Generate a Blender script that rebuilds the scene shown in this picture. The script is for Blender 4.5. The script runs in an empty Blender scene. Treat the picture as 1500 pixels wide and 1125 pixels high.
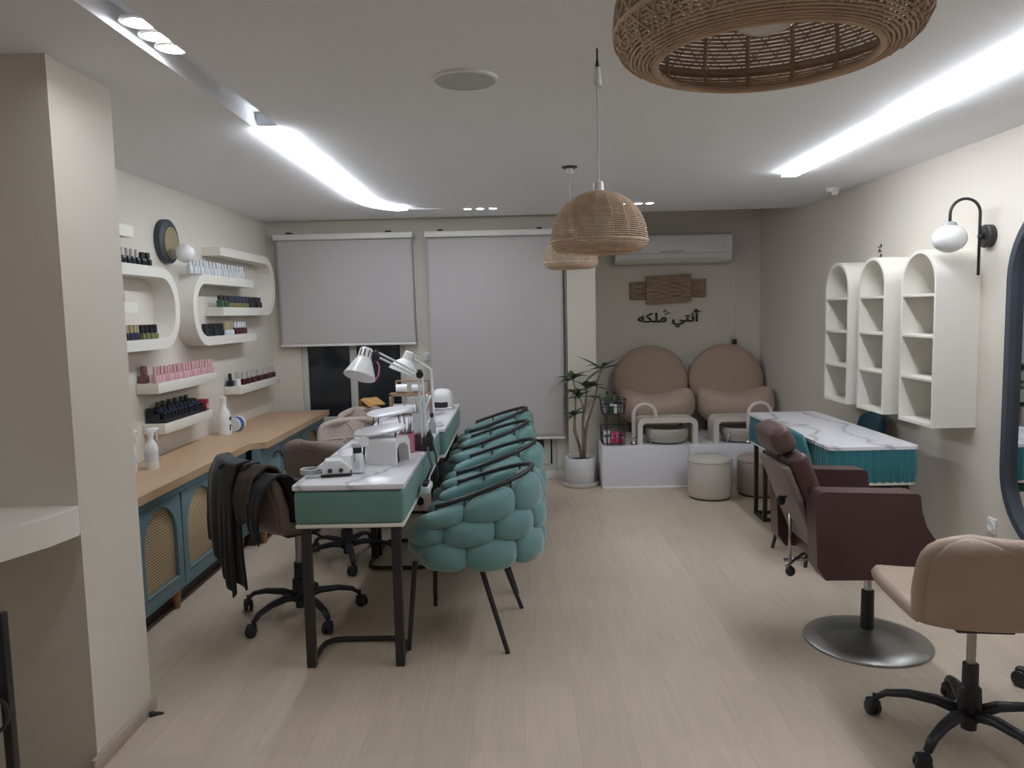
import bpy, bmesh, math, random
from mathutils import Vector, Matrix, Euler
random.seed(7)
PI = math.pi; R = math.radians; sin = math.sin; cos = math.cos
S = bpy.context.scene; COL = S.collection

# ------------------------------------------------------------------ materials
def mat(name, col, rough=.5, metal=0., var=0., scale=8., bump=0., bscale=60., spec=.5, trans=0., emit=None, es=0., coat=0., sheen=0., ior=1.45, sss=0.):
    m = bpy.data.materials.new(name); m.use_nodes = True
    nt = m.node_tree; b = nt.nodes['Principled BSDF']
    c = (*col, 1)
    b.inputs['Base Color'].default_value = c
    b.inputs['Roughness'].default_value = rough; b.inputs['Metallic'].default_value = metal
    b.inputs['Specular IOR Level'].default_value = spec; b.inputs['Transmission Weight'].default_value = trans
    b.inputs['IOR'].default_value = ior
    b.inputs['Coat Weight'].default_value = coat; b.inputs['Sheen Weight'].default_value = sheen
    if emit: b.inputs['Emission Color'].default_value = (*emit, 1); b.inputs['Emission Strength'].default_value = es
    tc = nt.nodes.new('ShaderNodeTexCoord')
    if var:
        n = nt.nodes.new('ShaderNodeTexNoise'); n.inputs['Scale'].default_value = scale; n.inputs['Detail'].default_value = 5
        nt.links.new(tc.outputs['Object'], n.inputs['Vector'])
        mx = nt.nodes.new('ShaderNodeMix'); mx.data_type = 'RGBA'
        mx.inputs[6].default_value = tuple(max(0, x*(1-var)) for x in col)+(1,)
        mx.inputs[7].default_value = tuple(min(1, x*(1+var)) for x in col)+(1,)
        nt.links.new(n.outputs['Fac'], mx.inputs[0]); nt.links.new(mx.outputs[2], b.inputs['Base Color'])
    if bump:
        n2 = nt.nodes.new('ShaderNodeTexNoise'); n2.inputs['Scale'].default_value = bscale; n2.inputs['Detail'].default_value = 4
        nt.links.new(tc.outputs['Object'], n2.inputs['Vector'])
        bp = nt.nodes.new('ShaderNodeBump'); bp.inputs['Strength'].default_value = bump; bp.inputs['Distance'].default_value = .01
        nt.links.new(n2.outputs['Fac'], bp.inputs['Height']); nt.links.new(bp.outputs['Normal'], b.inputs['Normal'])
    return m

def ramp(nt, fac, stops):
    r = nt.nodes.new('ShaderNodeValToRGB'); e = r.color_ramp.elements
    while len(e) < len(stops): e.new(.5)
    for i, (p, c) in enumerate(stops): e[i].position = p; e[i].color = (*c, 1)
    nt.links.new(fac, r.inputs['Fac']); return r.outputs['Color']

def mapping(nt, scale=(1,1,1), rot=(0,0,0), coord='Object'):
    tc = nt.nodes.new('ShaderNodeTexCoord'); mp = nt.nodes.new('ShaderNodeMapping')
    mp.inputs['Scale'].default_value = scale; mp.inputs['Rotation'].default_value = rot
    nt.links.new(tc.outputs[coord], mp.inputs['Vector']); return mp.outputs['Vector']

def noise(nt, vec, scale, detail=4, dist=0.):
    n = nt.nodes.new('ShaderNodeTexNoise'); n.inputs['Scale'].default_value = scale; n.inputs['Detail'].default_value = detail
    n.inputs['Distortion'].default_value = dist; nt.links.new(vec, n.inputs['Vector']); return n.outputs['Fac']

def floor_mat():
    m = mat('floor_laminate', (.5,.42,.34), .42); nt = m.node_tree; b = nt.nodes['Principled BSDF']
    v = mapping(nt, (1,1,1), (0,0,PI/2))
    br = nt.nodes.new('ShaderNodeTexBrick'); br.offset = .37
    for k, x in (('Scale',1), ('Brick Width',1.25), ('Row Height',.19), ('Mortar Size',.0015), ('Mortar Smooth',.3), ('Bias',0)): br.inputs[k].default_value = x
    br.inputs['Color1'].default_value = (.63,.525,.415,1); br.inputs['Color2'].default_value = (.58,.483,.38,1); br.inputs['Mortar'].default_value = (.5,.42,.34,1)
    nt.links.new(v, br.inputs['Vector'])
    g = noise(nt, mapping(nt, (14,1.2,1)), 3, 6, .6)
    gc = ramp(nt, g, [(.3,(.92,.915,.91)), (.7,(1.04,1.035,1.03))])
    s = ramp(nt, noise(nt, mapping(nt, (1,.7,1)), 1.3, 3), [(.3,(.93,.93,.94)), (.7,(1.04,1.03,1.02))])
    m1 = nt.nodes.new('ShaderNodeMix'); m1.data_type = 'RGBA'; m1.blend_type = 'MULTIPLY'; m1.inputs[0].default_value = 1
    m2 = nt.nodes.new('ShaderNodeMix'); m2.data_type = 'RGBA'; m2.blend_type = 'MULTIPLY'; m2.inputs[0].default_value = 1
    nt.links.new(br.outputs['Color'], m1.inputs[6]); nt.links.new(gc, m1.inputs[7])
    nt.links.new(m1.outputs[2], m2.inputs[6]); nt.links.new(s, m2.inputs[7]); nt.links.new(m2.outputs[2], b.inputs['Base Color'])
    return m

def wood_mat(name, c1, c2, scale=(1,1,1), rough=.45):
    m = mat(name, c1, rough); nt = m.node_tree
    nt.links.new(ramp(nt, noise(nt, mapping(nt, scale), 4, 6, .8), [(.3,c1), (.7,c2)]), nt.nodes['Principled BSDF'].inputs['Base Color']); return m

def marble_mat():
    m = mat('white_marble_top', (.8,.79,.82), .22); nt = m.node_tree
    w = nt.nodes.new('ShaderNodeTexWave'); w.inputs['Scale'].default_value = 1.5; w.inputs['Distortion'].default_value = 9; w.inputs['Detail'].default_value = 4; w.inputs['Detail Scale'].default_value = 1.3
    w.bands_direction = 'DIAGONAL'
    nt.links.new(mapping(nt, (1.2,1,1), (0,0,.9)), w.inputs['Vector'])
    nt.links.new(ramp(nt, w.outputs['Fac'], [(0,(.50,.49,.53)), (.03,(.68,.67,.72)), (.12,(.80,.79,.83)), (1,(.84,.83,.87))]), nt.nodes['Principled BSDF'].inputs['Base Color']); return m

def cane_mat():
    m = mat('woven_cane', (.7,.5,.25), .6); nt = m.node_tree; b = nt.nodes['Principled BSDF']
    def wave(rot, sc):
        w = nt.nodes.new('ShaderNodeTexWave'); w.inputs['Scale'].default_value = sc; w.inputs['Distortion'].default_value = .0
        w.bands_direction = 'Z'; nt.links.new(mapping(nt, (1,1,1), rot), w.inputs['Vector']); return w.outputs['Fac']
    a = wave((0,0,0), 22); c = wave((R(90),0,0), 22)
    mul = nt.nodes.new('ShaderNodeMath'); mul.operation = 'MULTIPLY'; 
    sb = nt.nodes.new('ShaderNodeMath'); sb.operation = 'MULTIPLY_ADD'; sb.inputs[1].default_value = .35; sb.inputs[2].default_value = .65
    nt.links.new(c, sb.inputs[0]); nt.links.new(a, mul.inputs[0]); nt.links.new(sb.outputs[0], mul.inputs[1])
    nt.links.new(ramp(nt, mul.outputs[0], [(.10,(.20,.14,.08)), (.40,(.66,.50,.29))]), b.inputs['Base Color']); return m

def twig_mat():
    m = mat('twig_weave', (.4,.27,.17), .8); nt = m.node_tree; b = nt.nodes['Principled BSDF']
    f = noise(nt, mapping(nt, (4,1,90)), 2.2, 5, .4)
    nt.links.new(ramp(nt, f, [(.36,(.14,.09,.06)), (.5,(.33,.23,.155)), (.66,(.45,.33,.23))]), b.inputs['Base Color'])
    bp = nt.nodes.new('ShaderNodeBump'); bp.inputs['Strength'].default_value = .8; nt.links.new(f, bp.inputs['Height']); nt.links.new(bp.outputs['Normal'], b.inputs['Normal']); return m

wallp = mat('cream_wall_paint', (.70,.648,.57), .75, var=.025, scale=3, bump=.04, bscale=90)
ceilp = mat('white_ceiling_paint', (.86,.87,.89), .85, var=.015, scale=2)
white = mat('white_lacquer', (.80,.79,.75), .35)
creamlac = mat('cream_lacquer', (.79,.76,.69), .4)
plast = mat('white_plastic', (.82,.82,.82), .3)
greyplast = mat('grey_plastic', (.55,.56,.58), .4)
black = mat('black_plastic', (.026,.027,.032), .4)
blackm = mat('black_metal', (.03,.028,.028), .38, spec=.5)
chrome = mat('chrome', (.5,.5,.51), .25, 1.)
steel = mat('brushed_steel', (.40,.385,.375), .4, 1., var=.15, scale=6)
bluec = mat('grey_blue_cabinet_paint', (.165,.265,.30), .5, var=.04)
tealv = mat('teal_velvet', (.135,.28,.275), .75, var=.22, scale=7, sheen=.5)
tealap = mat('teal_green_upholstery', (.13,.265,.24), .7, var=.14, scale=5, sheen=.3)
tealdk = mat('deep_teal_velvet', (.016,.15,.175), .7, var=.25, scale=6, sheen=.3)
navyt = mat('dark_teal_velvet', (.012,.075,.10), .7, var=.2, sheen=.2)
beigel = mat('beige_leatherette', (.42,.31,.24), .45, var=.08, scale=10, bump=.08, bscale=200)
greyl = mat('taupe_leatherette', (.50,.40,.35), .42, var=.07, bump=.06, bscale=200)
brownl = mat('brown_leatherette', (.20,.15,.125), .45, var=.08, bump=.06, bscale=200)
burg = mat('burgundy_leather', (.075,.036,.037), .38, var=.15, scale=4, bump=.05, bscale=150)
burgs = mat('greyed_leather_back_shell', (.21,.165,.155), .5, var=.1)
tanf = mat('tan_fabric', (.47,.34,.265), .8, var=.05, scale=30, bump=.1, bscale=300, sheen=.2)
tanf2 = mat('light_tan_fabric', (.53,.39,.31), .8, var=.05, scale=30, bump=.1, bscale=300, sheen=.2)
otto = mat('grey_beige_boucle', (.58,.53,.47), .9, var=.06, scale=40, bump=.25, bscale=160)
otto2 = mat('tan_boucle', (.46,.37,.31), .9, var=.06, scale=40, bump=.25, bscale=160)
rattan = mat('rattan_cane', (.66,.49,.35), .6, var=.3, scale=25)
blindf = mat('grey_blind_fabric', (.53,.505,.50), .85, var=.03, scale=2.5, bump=.03, bscale=300)
frame = mat('white_window_frame', (.62,.62,.58), .45)
night = mat('dark_night_glass', (.018,.026,.034), .08, spec=.6, var=.35, scale=1.6)
oak = wood_mat('oak_worktop', (.56,.39,.245), (.49,.335,.205), (6,1,1))
legwood = wood_mat('leg_wood', (.42,.22,.11), (.34,.17,.08), (3,3,.6))
dkwood = mat('dark_skirting', (.05,.035,.03), .55)
rackwood = wood_mat('rack_wood', (.36,.23,.15), (.28,.17,.11), (4,1,1))
marble = marble_mat(); cane = cane_mat(); twig = twig_mat(); floorm = floor_mat()
led = mat('led_strip_light', (1,1,1), .5, emit=(.88,.93,1.), es=11)
led_l = mat('led_strip_light_soft', (1,1,1), .5, emit=(.86,.92,1.), es=8.5)
led2 = mat('downlight_lens', (1,1,1), .5, emit=(.92,.95,1.), es=22)
chan = mat('channel_aluminium', (.36,.37,.39), .45)
globe = mat('opal_glass', (.80,.80,.79), .18, spec=.5)
brass = mat('dull_brass', (.42,.36,.22), .4, .6)
disc_dk = mat('dark_grey_disc', (.05,.06,.075), .5)
platm = mat('white_marbled_panel', (.74,.74,.78), .3, var=.04, scale=3)
speakerm = mat('speaker_grille', (.52,.53,.52), .7)
jackm = mat('black_jacket_cloth', (.012,.012,.014), .85, sheen=.2)
jack2 = mat('brown_bag_fabric', (.055,.04,.03), .8, var=.3)
orange = mat('mustard_cloth', (.60,.36,.12), .85, var=.1)
leafm = mat('green_leaf', (.07,.115,.065), .4, var=.35, scale=18)
barkm = mat('plant_bark', (.28,.2,.14), .85, var=.2)
soil = mat('soil', (.05,.035,.025), .95)
potm = mat('white_pot_glaze', (.72,.72,.73), .35)
pinkp = mat('pink_plastic', (.60,.22,.29), .45)
hotpink = mat('hot_pink_pack', (.75,.06,.2), .5)
clear = mat('clear_plastic', (.92,.94,.95), .08, trans=.85, ior=1.2)
blk_ins = mat('lettering_black', (.015,.014,.014), .5)
mirrorm = mat('mirror_glass', (.75,.78,.78), .02, 1.)
skin_basin = mat('grey_basin', (.42,.385,.34), .35)
archw = mat('warm_white_arch', (.66,.61,.55), .4)
polish = {k: mat('polish_'+k, c, .25) for k, c in dict(black=(.02,.021,.028), navy=(.03,.035,.07), white=(.70,.72,.76), grey=(.33,.34,.37), pink=(.72,.44,.47), plum=(.22,.09,.12), wine=(.08,.02,.03), gold=(.42,.34,.2), silver=(.48,.46,.43), olive=(.2,.2,.08), brown=(.25,.12,.07), green=(.05,.12,.07)).items()}
blue = mat('blue_label', (.05,.12,.33), .4)
red = mat('red_label', (.35,.03,.06), .5)

# ------------------------------------------------------------------ mesh builder
class MB:
    def __init__(s): s.bm = bmesh.new()
    def _add(s, vs, fs):
        v = [s.bm.verts.new(p) for p in vs]
        for f in fs:
            try: s.bm.faces.new([v[i] for i in f])
            except ValueError: pass
        return v
    def box(s, x0, x1, y0, y1, z0, z1, bev=0, seg=2, M=None):
        b = bmesh.new(); bmesh.ops.create_cube(b, size=1)
        for v in b.verts: v.co = Vector(((x0+x1)/2+v.co.x*(x1-x0), (y0+y1)/2+v.co.y*(y1-y0), (z0+z1)/2+v.co.z*(z1-z0)))
        if bev: bmesh.ops.bevel(b, geom=b.edges[:], offset=bev, segments=seg, profile=.5, affect='EDGES')
        return s._merge(b, M)
    def _merge(s, b, M=None):
        if M: bmesh.ops.transform(b, matrix=M, verts=b.verts[:])
        me = bpy.data.meshes.new('t'); b.to_mesh(me); b.free(); s.bm.from_mesh(me); bpy.data.meshes.remove(me); return s
    def tube(s, pts, r, n=8, closed=False, flat=1.):
        pts = [Vector(p) for p in pts]; N = len(pts); rs = r if isinstance(r, (list, tuple)) else [r]*N
        def tan(i):
            a = pts[(i-1) % N] if closed or i > 0 else pts[i]; b = pts[(i+1) % N] if closed or i < N-1 else pts[i]
            return (b-a).normalized()
        t = tan(0); u = t.orthogonal().normalized()
        if abs(t.z) < .9: u = (Vector((0,0,1)) - t*t.z).normalized()
        vs = []
        for i in range(N):
            t2 = tan(i); q = t.rotation_difference(t2); u = q @ u; u = (u - t2*u.dot(t2)).normalized(); w = t2.cross(u); t = t2
            for k in range(n):
                a = 2*PI*k/n; vs.append(pts[i] + (u*cos(a)*flat + w*sin(a))*rs[i])
        fs = []
        for i in range(N if closed else N-1):
            j = (i+1) % N
            for k in range(n): fs.append((i*n+k, i*n+(k+1) % n, j*n+(k+1) % n, j*n+k))
        if not closed: fs += [tuple(range(n-1,-1,-1)), tuple((N-1)*n+k for k in range(n))]
        s._add(vs, fs); return s
    def cyl(s, p0, p1, r0, r1=None, n=16): return s.tube([p0, p1], [r0, r0 if r1 is None else r1], n)
    def lathe(s, prof, c=(0,0,0), n=24, M=None, sx=1., sy=1.):
        vs = []; fs = []; c = Vector(c)
        for r, z in prof:
            for k in range(n):
                a = 2*PI*k/n; p = Vector((max(r,1e-4)*cos(a)*sx, max(r,1e-4)*sin(a)*sy, z)); vs.append((M @ p if M else p) + c)
        for i in range(len(prof)-1):
            for k in range(n): fs.append((i*n+k, i*n+(k+1) % n, (i+1)*n+(k+1) % n, (i+1)*n+k))
        fs += [tuple(range(n-1,-1,-1)), tuple((len(prof)-1)*n+k for k in range(n))]
        s._add(vs, fs); return s
    def prism(s, poly, plane, a0, a1, bev=0):
        f = {'yz': lambda p, a: (a, p[0], p[1]), 'xz': lambda p, a: (p[0], a, p[1]), 'xy': lambda p, a: (p[0], p[1], a)}[plane]
        b = bmesh.new(); n = len(poly)
        v0 = [b.verts.new(f(p, a0)) for p in poly]; v1 = [b.verts.new(f(p, a1)) for p in poly]
        b.faces.new(v0); b.faces.new(v1[::-1])
        for i in range(n): b.faces.new((v0[i], v1[i], v1[(i+1) % n], v0[(i+1) % n]))
        if bev: bmesh.ops.bevel(b, geom=[e for e in b.edges if len(e.link_faces) == 2 and e.calc_face_angle(0) > .6], offset=bev, segments=2, profile=.5, affect='EDGES')
        return s._merge(b)
    def ell(s, c, rad, e=1., M=None, nu=20, nv=12):
        def pw(x): return math.copysign(abs(x)**e, x)
        vs = []; fs = []; c = Vector(c)
        for j in range(1, nv):
            ph = -PI/2 + PI*j/nv
            for k in range(nu):
                th = 2*PI*k/nu
                p = Vector((rad[0]*pw(cos(ph))*pw(cos(th)), rad[1]*pw(cos(ph))*pw(sin(th)), rad[2]*pw(sin(ph))))
                vs.append((M @ p if M else p)+c)
        for e2 in (-1, 1):
            p = Vector((0,0,rad[2]*e2)); vs.append((M @ p if M else p)+c)
        for j in range(nv-2):
            for k in range(nu): fs.append((j*nu+k, j*nu+(k+1) % nu, (j+1)*nu+(k+1) % nu, (j+1)*nu+k))
        a = len(vs)-2
        for k in range(nu):
            fs.append((a, (k+1) % nu, k)); fs.append((a+1, (nv-2)*nu+k, (nv-2)*nu+(k+1) % nu))
        s._add(vs, fs); return s
    def grid(s, f, nu, nv):
        vs = [f(i/nu, j/nv) for i in range(nu+1) for j in range(nv+1)]
        s._add(vs, [(i*(nv+1)+j, (i+1)*(nv+1)+j, (i+1)*(nv+1)+j+1, i*(nv+1)+j+1) for i in range(nu) for j in range(nv)]); return s
    def build(s, name, m, parent=None, smooth=40, world=False, mods=None):
        bmesh.ops.recalc_face_normals(s.bm, faces=s.bm.faces[:])
        me = bpy.data.meshes.new(name)
        if parent is not None and world:
            rt = parent
            while rt.parent: rt = rt.parent
            bmesh.ops.transform(s.bm, matrix=ROOTM[rt.name].inverted(), verts=s.bm.verts[:])
        s.bm.to_mesh(me); s.bm.free()
        me.materials.append(m)
        if smooth:
            me.shade_smooth()
            if smooth < 180: me.set_sharp_from_angle(angle=R(smooth))
        o = bpy.data.objects.new(name, me); COL.objects.link(o)
        if parent is not None: o.parent = parent
        for k, kw in (mods or []):
            md = o.modifiers.new(k.lower(), k)
            for a, b in kw.items(): setattr(md, a, b)
        return o

ROOTM = {}
def tag(o, label=None, cat=None, group=None, kind=None):
    for k, v in (('label', label), ('category', cat), ('group', group), ('kind', kind)):
        if v: o[k] = v
    return o
def thing(name, label, cat, loc=(0,0,0), rz=0, group=None):
    o = bpy.data.objects.new(name, None); COL.objects.link(o); o.empty_display_size = .1
    o.location = loc; o.rotation_euler = (0,0,rz)
    ROOTM[o.name] = Matrix.Translation(loc) @ Matrix.Rotation(rz, 4, 'Z')
    return tag(o, label, cat, group)
def tree(o):
    out = {}
    for c in list(bpy.data.objects):
        if c.parent: out.setdefault(c.parent.name, []).append(c)
    def cp(o, par):
        c = o.copy(); COL.objects.link(c); c.parent = par
        for ch in out.get(o.name, []): cp(ch, c)
        return c
    return cp
def dup(o, loc, rz=0, label=None, group=None):
    c = tree(o)(o, None); c.location = loc; c.rotation_euler = (0,0,rz)
    ROOTM[c.name] = Matrix.Translation(loc) @ Matrix.Rotation(rz, 4, 'Z')
    if label: c['label'] = label
    if group: c['group'] = group
    return c
def struct(name, mb, m, smooth=40):
    return tag(mb.build(name, m, smooth=smooth), kind='structure')
def arc(c, r, a0, a1, n=12, ry=None): return [(c[0]+r*cos(R(a0+(a1-a0)*i/n)), c[1]+(ry or r)*sin(R(a0+(a1-a0)*i/n))) for i in range(n+1)]
ORD = ['first','second','third','fourth','fifth','sixth','seventh','eighth','ninth','tenth','eleventh','twelfth','thirteenth','fourteenth','fifteenth','sixteenth','seventeenth','eighteenth','nineteenth','twentieth']

# ------------------------------------------------------------------ room shell
XL, XR, YB, YA, YF = -2.18, 2.40, 6.80, 7.60, -2.6
HC, HT = 2.33, 2.68
struct('floor', MB().box(XL-.1, XR+.1, YF-.1, YA+.1, -.08, 0), floorm)
struct('wall_left', MB().box(XL-.12, XL, YF-.1, YB+.2, 0, HT), wallp)
struct('wall_right', MB().box(XR, XR+.12, YF-.1, YA+.12, 0, HT), wallp)
struct('wall_front', MB().box(XL, XR, YF-.12, YF, 0, HT), wallp)
struct('wall_alcove', MB().box(.69, XR, YA, YA+.12, 0, HT), wallp)
struct('wall_pillar', MB().box(.44, .69, 6.72, YA+.12, 0, HT), wallp)
wb = MB()
W1 = (-1.93, -1.0, .55, 2.12); W2 = (-.76, .34, .085, 2.12)
wb.box(XL, W1[0], YB, YB+.2, 0, HT); wb.box(W1[1], W2[0], YB, YB+.2, 0, HT); wb.box(W2[1], .44, YB, YB+.2, 0, HT)
wb.box(W1[0], W1[1], YB, YB+.2, W1[3], HT); wb.box(W2[0], W2[1], YB, YB+.2, W2[3], HT)
wb.box(W1[0], W1[1], YB, YB+.2, 0, W1[2]); wb.box(W2[0], W2[1], YB, YB+.2, 0, W2[2])
struct('wall_back', wb, wallp)
struct('wall_partition', MB().box(XL, -1.443, 2.44, 2.82, 0, HT), wallp)
struct('ceiling_alcove', MB().box(XL-.1, XR+.1, 6.45, YA+.12, HT, HT+.1), ceilp)
# main ceiling slab with its lighting channels cut out
def chan_poly():
    w = .056; xc = -1.075
    left = [(xc-w, 5.55)] + [(xc-w+.0+(1-cos(R(a)))*.45, 5.55+sin(R(a))*.62) for a in range(8, 91, 8)]
    right = [(xc+w+.02+(1-cos(R(a)))*.40, 5.50+sin(R(a))*.60) for a in range(86, -1, -8)]
    return [(xc-w, -1.9)] + left + [(-.56, 6.165)] + right + [(xc+w, 5.4), (xc+w, -1.9)]
cpoly = chan_poly(); rpoly = [(1.655, -1.9), (1.655, 4.86), (1.755, 4.86), (1.755, -1.9)]
slab = MB().prism([(XL-.1, YF-.1), (XR+.1, YF-.1), (XR+.1, 6.55), (XL-.1, 6.74)], 'xy', HC, HT)
ce = struct('ceiling', slab, ceilp)
cut = MB().prism(cpoly, 'xy', HC-.05, HC+.07).prism(rpoly, 'xy', HC-.05, HC+.07).build('cutter', ceilp, smooth=0)
md = ce.modifiers.new('cut', 'BOOLEAN'); md.object = cut; md.operation = 'DIFFERENCE'; md.solver = 'EXACT'
bpy.context.view_layer.update()
ev = ce.evaluated_get(bpy.context.evaluated_depsgraph_get()); nm = bpy.data.meshes.new_from_object(ev)
ce.modifiers.clear(); ce.data = nm; bpy.data.objects.remove(cut)
for p in nm.polygons: p.use_smooth = False
struct('trim_1', MB().box(-1.443, -1.428, 2.40, 2.835, 0, .05, .003), mat('pale_wood_trim', (.45,.37,.31), .5, var=.15, scale=20))
struct('trim_2', MB().box(XL, W1[0]-.02, YB-.015, YB, 0, .08, .003).box(W2[0], .44, YB-.015, YB, 0, .07, .003), white)
struct('baseboard_left', MB().box(XL, XL+.015, 2.82, YB, 0, .08), dkwood)
struct('baseboard_right', MB().box(XR-.012, XR, YF, 6.345, 0, .07), creamlac)
# windows
def window(name, W, mullions, fw=.05):
    x0, x1, z0, z1 = W
    f = MB().box(x0, x0+fw, YB+.02, YB+.09, z0, z1, .004).box(x1-fw, x1, YB+.02, YB+.09, z0, z1, .004).box(x0+fw, x1-fw, YB+.02, YB+.09, z0, z0+fw, .004).box(x0+fw, x1-fw, YB+.02, YB+.09, z1-fw, z1, .004)
    for mx in mullions: f.box(mx-.03, mx+.03, YB+.01, YB+.085, z0+fw, z1-fw, .004)
    w = struct(name, f, frame)
    MB().box(x0+fw-.005, x1-fw+.005, YB+.05, YB+.06, z0+fw-.005, z1-fw+.005).build('pane', night, w)
    return w
window('window_1', W1, [-1.47]); window('window_2', W2, [-.2, .25], .045)
struct('trim_3', MB().box(W1[0], W1[1], YB-.01, YB+.02, W1[2]-.03, W1[2], .003), white)

# ------------------------------------------------------------------ ceiling fittings
def led_run(label, poly, z, name='led_strip_light_fitting', m=led):
    t = thing(name, label, 'strip light', (sum(p[0] for p in poly)/len(poly), sum(p[1] for p in poly)/len(poly), z))
    MB().prism(poly, 'xy', z-.004, z+.03).build('led_diffuser', m, t, 0, True)
    MB().prism(poly, 'xy', z+.03, HC+.0695).build('housing', chan, t, 0, True)
w = .05; xc = -1.075
L1 = [(xc-w, 3.44), (xc-w, 5.5)] + [(xc-w+(1-cos(R(a)))*.43, 5.5+sin(R(a))*.60) for a in (10,20,30,40,50,60)] + [(xc+w+.01+(1-cos(R(a)))*.36, 5.5+sin(R(a))*.545) for a in (62,50,40,30,20,10)] + [(xc+w, 5.5), (xc+w, 3.44)]
led_run('cool white LED strip with curled end in the left ceiling channel', L1, HC-.022, m=led_l)
led_run('long cool white LED strip in the straight right ceiling channel', [(1.66,3.45),(1.66,4.855),(1.75,4.855),(1.75,3.45)], HC-.022)
led_run('nearest cool white LED strip in the right ceiling channel', [(1.66,1.35),(1.66,3.40),(1.75,3.40),(1.75,1.35)], HC-.03)
def downlight(x, y, z, r, label, group, a=0):
    t = thing('downlight', label, 'downlight', (x, y, z), 0, group)
    MB().lathe([(r*1.25,0),(r*1.25,-.006),(r,-.008),(r,0)], n=20).build('trim_ring', white, t)
    MB().lathe([(r*.98,-.002),(r*.98,-.007),(r*.7,-.010),(0.001,-.011)], n=20).build('lens', led2, t)
for i, y in enumerate((2.277, 2.389, 2.494)): downlight(-1.07, y, HC+.028, .042, ['nearest','middle','farthest'][i]+' of three bright downlights in left ceiling channel', 'downlights in left channel')
for i, y in enumerate((.95, 1.06, 1.17)): downlight(-1.07, y, HC+.028, .042, ['nearest','middle','farthest'][i]+' of three added unseen downlights in the left channel overhead of the bar stool', 'added rear fill downlights in left channel')  # unseen lamps added to brighten the front face of the partition
for i, x in enumerate((-.372, -.272, -.172)): downlight(x, 6.14, HC, .03, ['leftmost','middle','rightmost'][i]+' of three small downlights in front of the tall blind', 'downlights near the tall blind')
for i, x in enumerate((.875, .961, 1.047)): downlight(x, 6.04, HC, .03, ['leftmost','middle','rightmost'][i]+' of three small downlights in front of the air conditioner', 'downlights near the air conditioner')
for i, (x, y) in enumerate(((-.9, -.6), (.5, -.6))): downlight(x, y, HC, .06, ['left','right'][i]+' ceiling fill light behind the viewer, added out of view', 'added fill lights behind the viewer')  # pair of lamps added out of view as general fill
t = thing('ceiling_speaker', 'round grey flush speaker grille in the white ceiling', 'speaker', (-.167, 2.80, HC))
MB().lathe([(.118,0),(.118,-.008),(.108,-.011),(.108,-.004)], n=40).build('rim', white, t)
MB().lathe([(.108,-.002),(.108,-.007),(.06,-.009),(.001,-.0095)], n=40).build('grille', speakerm, t)
t = thing('smoke_detector', 'small white detector on ceiling beside right wall', 'detector', (2.25, 5.52, HC))
MB().lathe([(.05,0),(.05,-.015),(.04,-.03),(.001,-.034)], n=24).build('base', plast, t)
MB().box(-.02,.02,-.05,-.02,-.055,-.02,.006).build('sensor_head', white, t)

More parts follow.
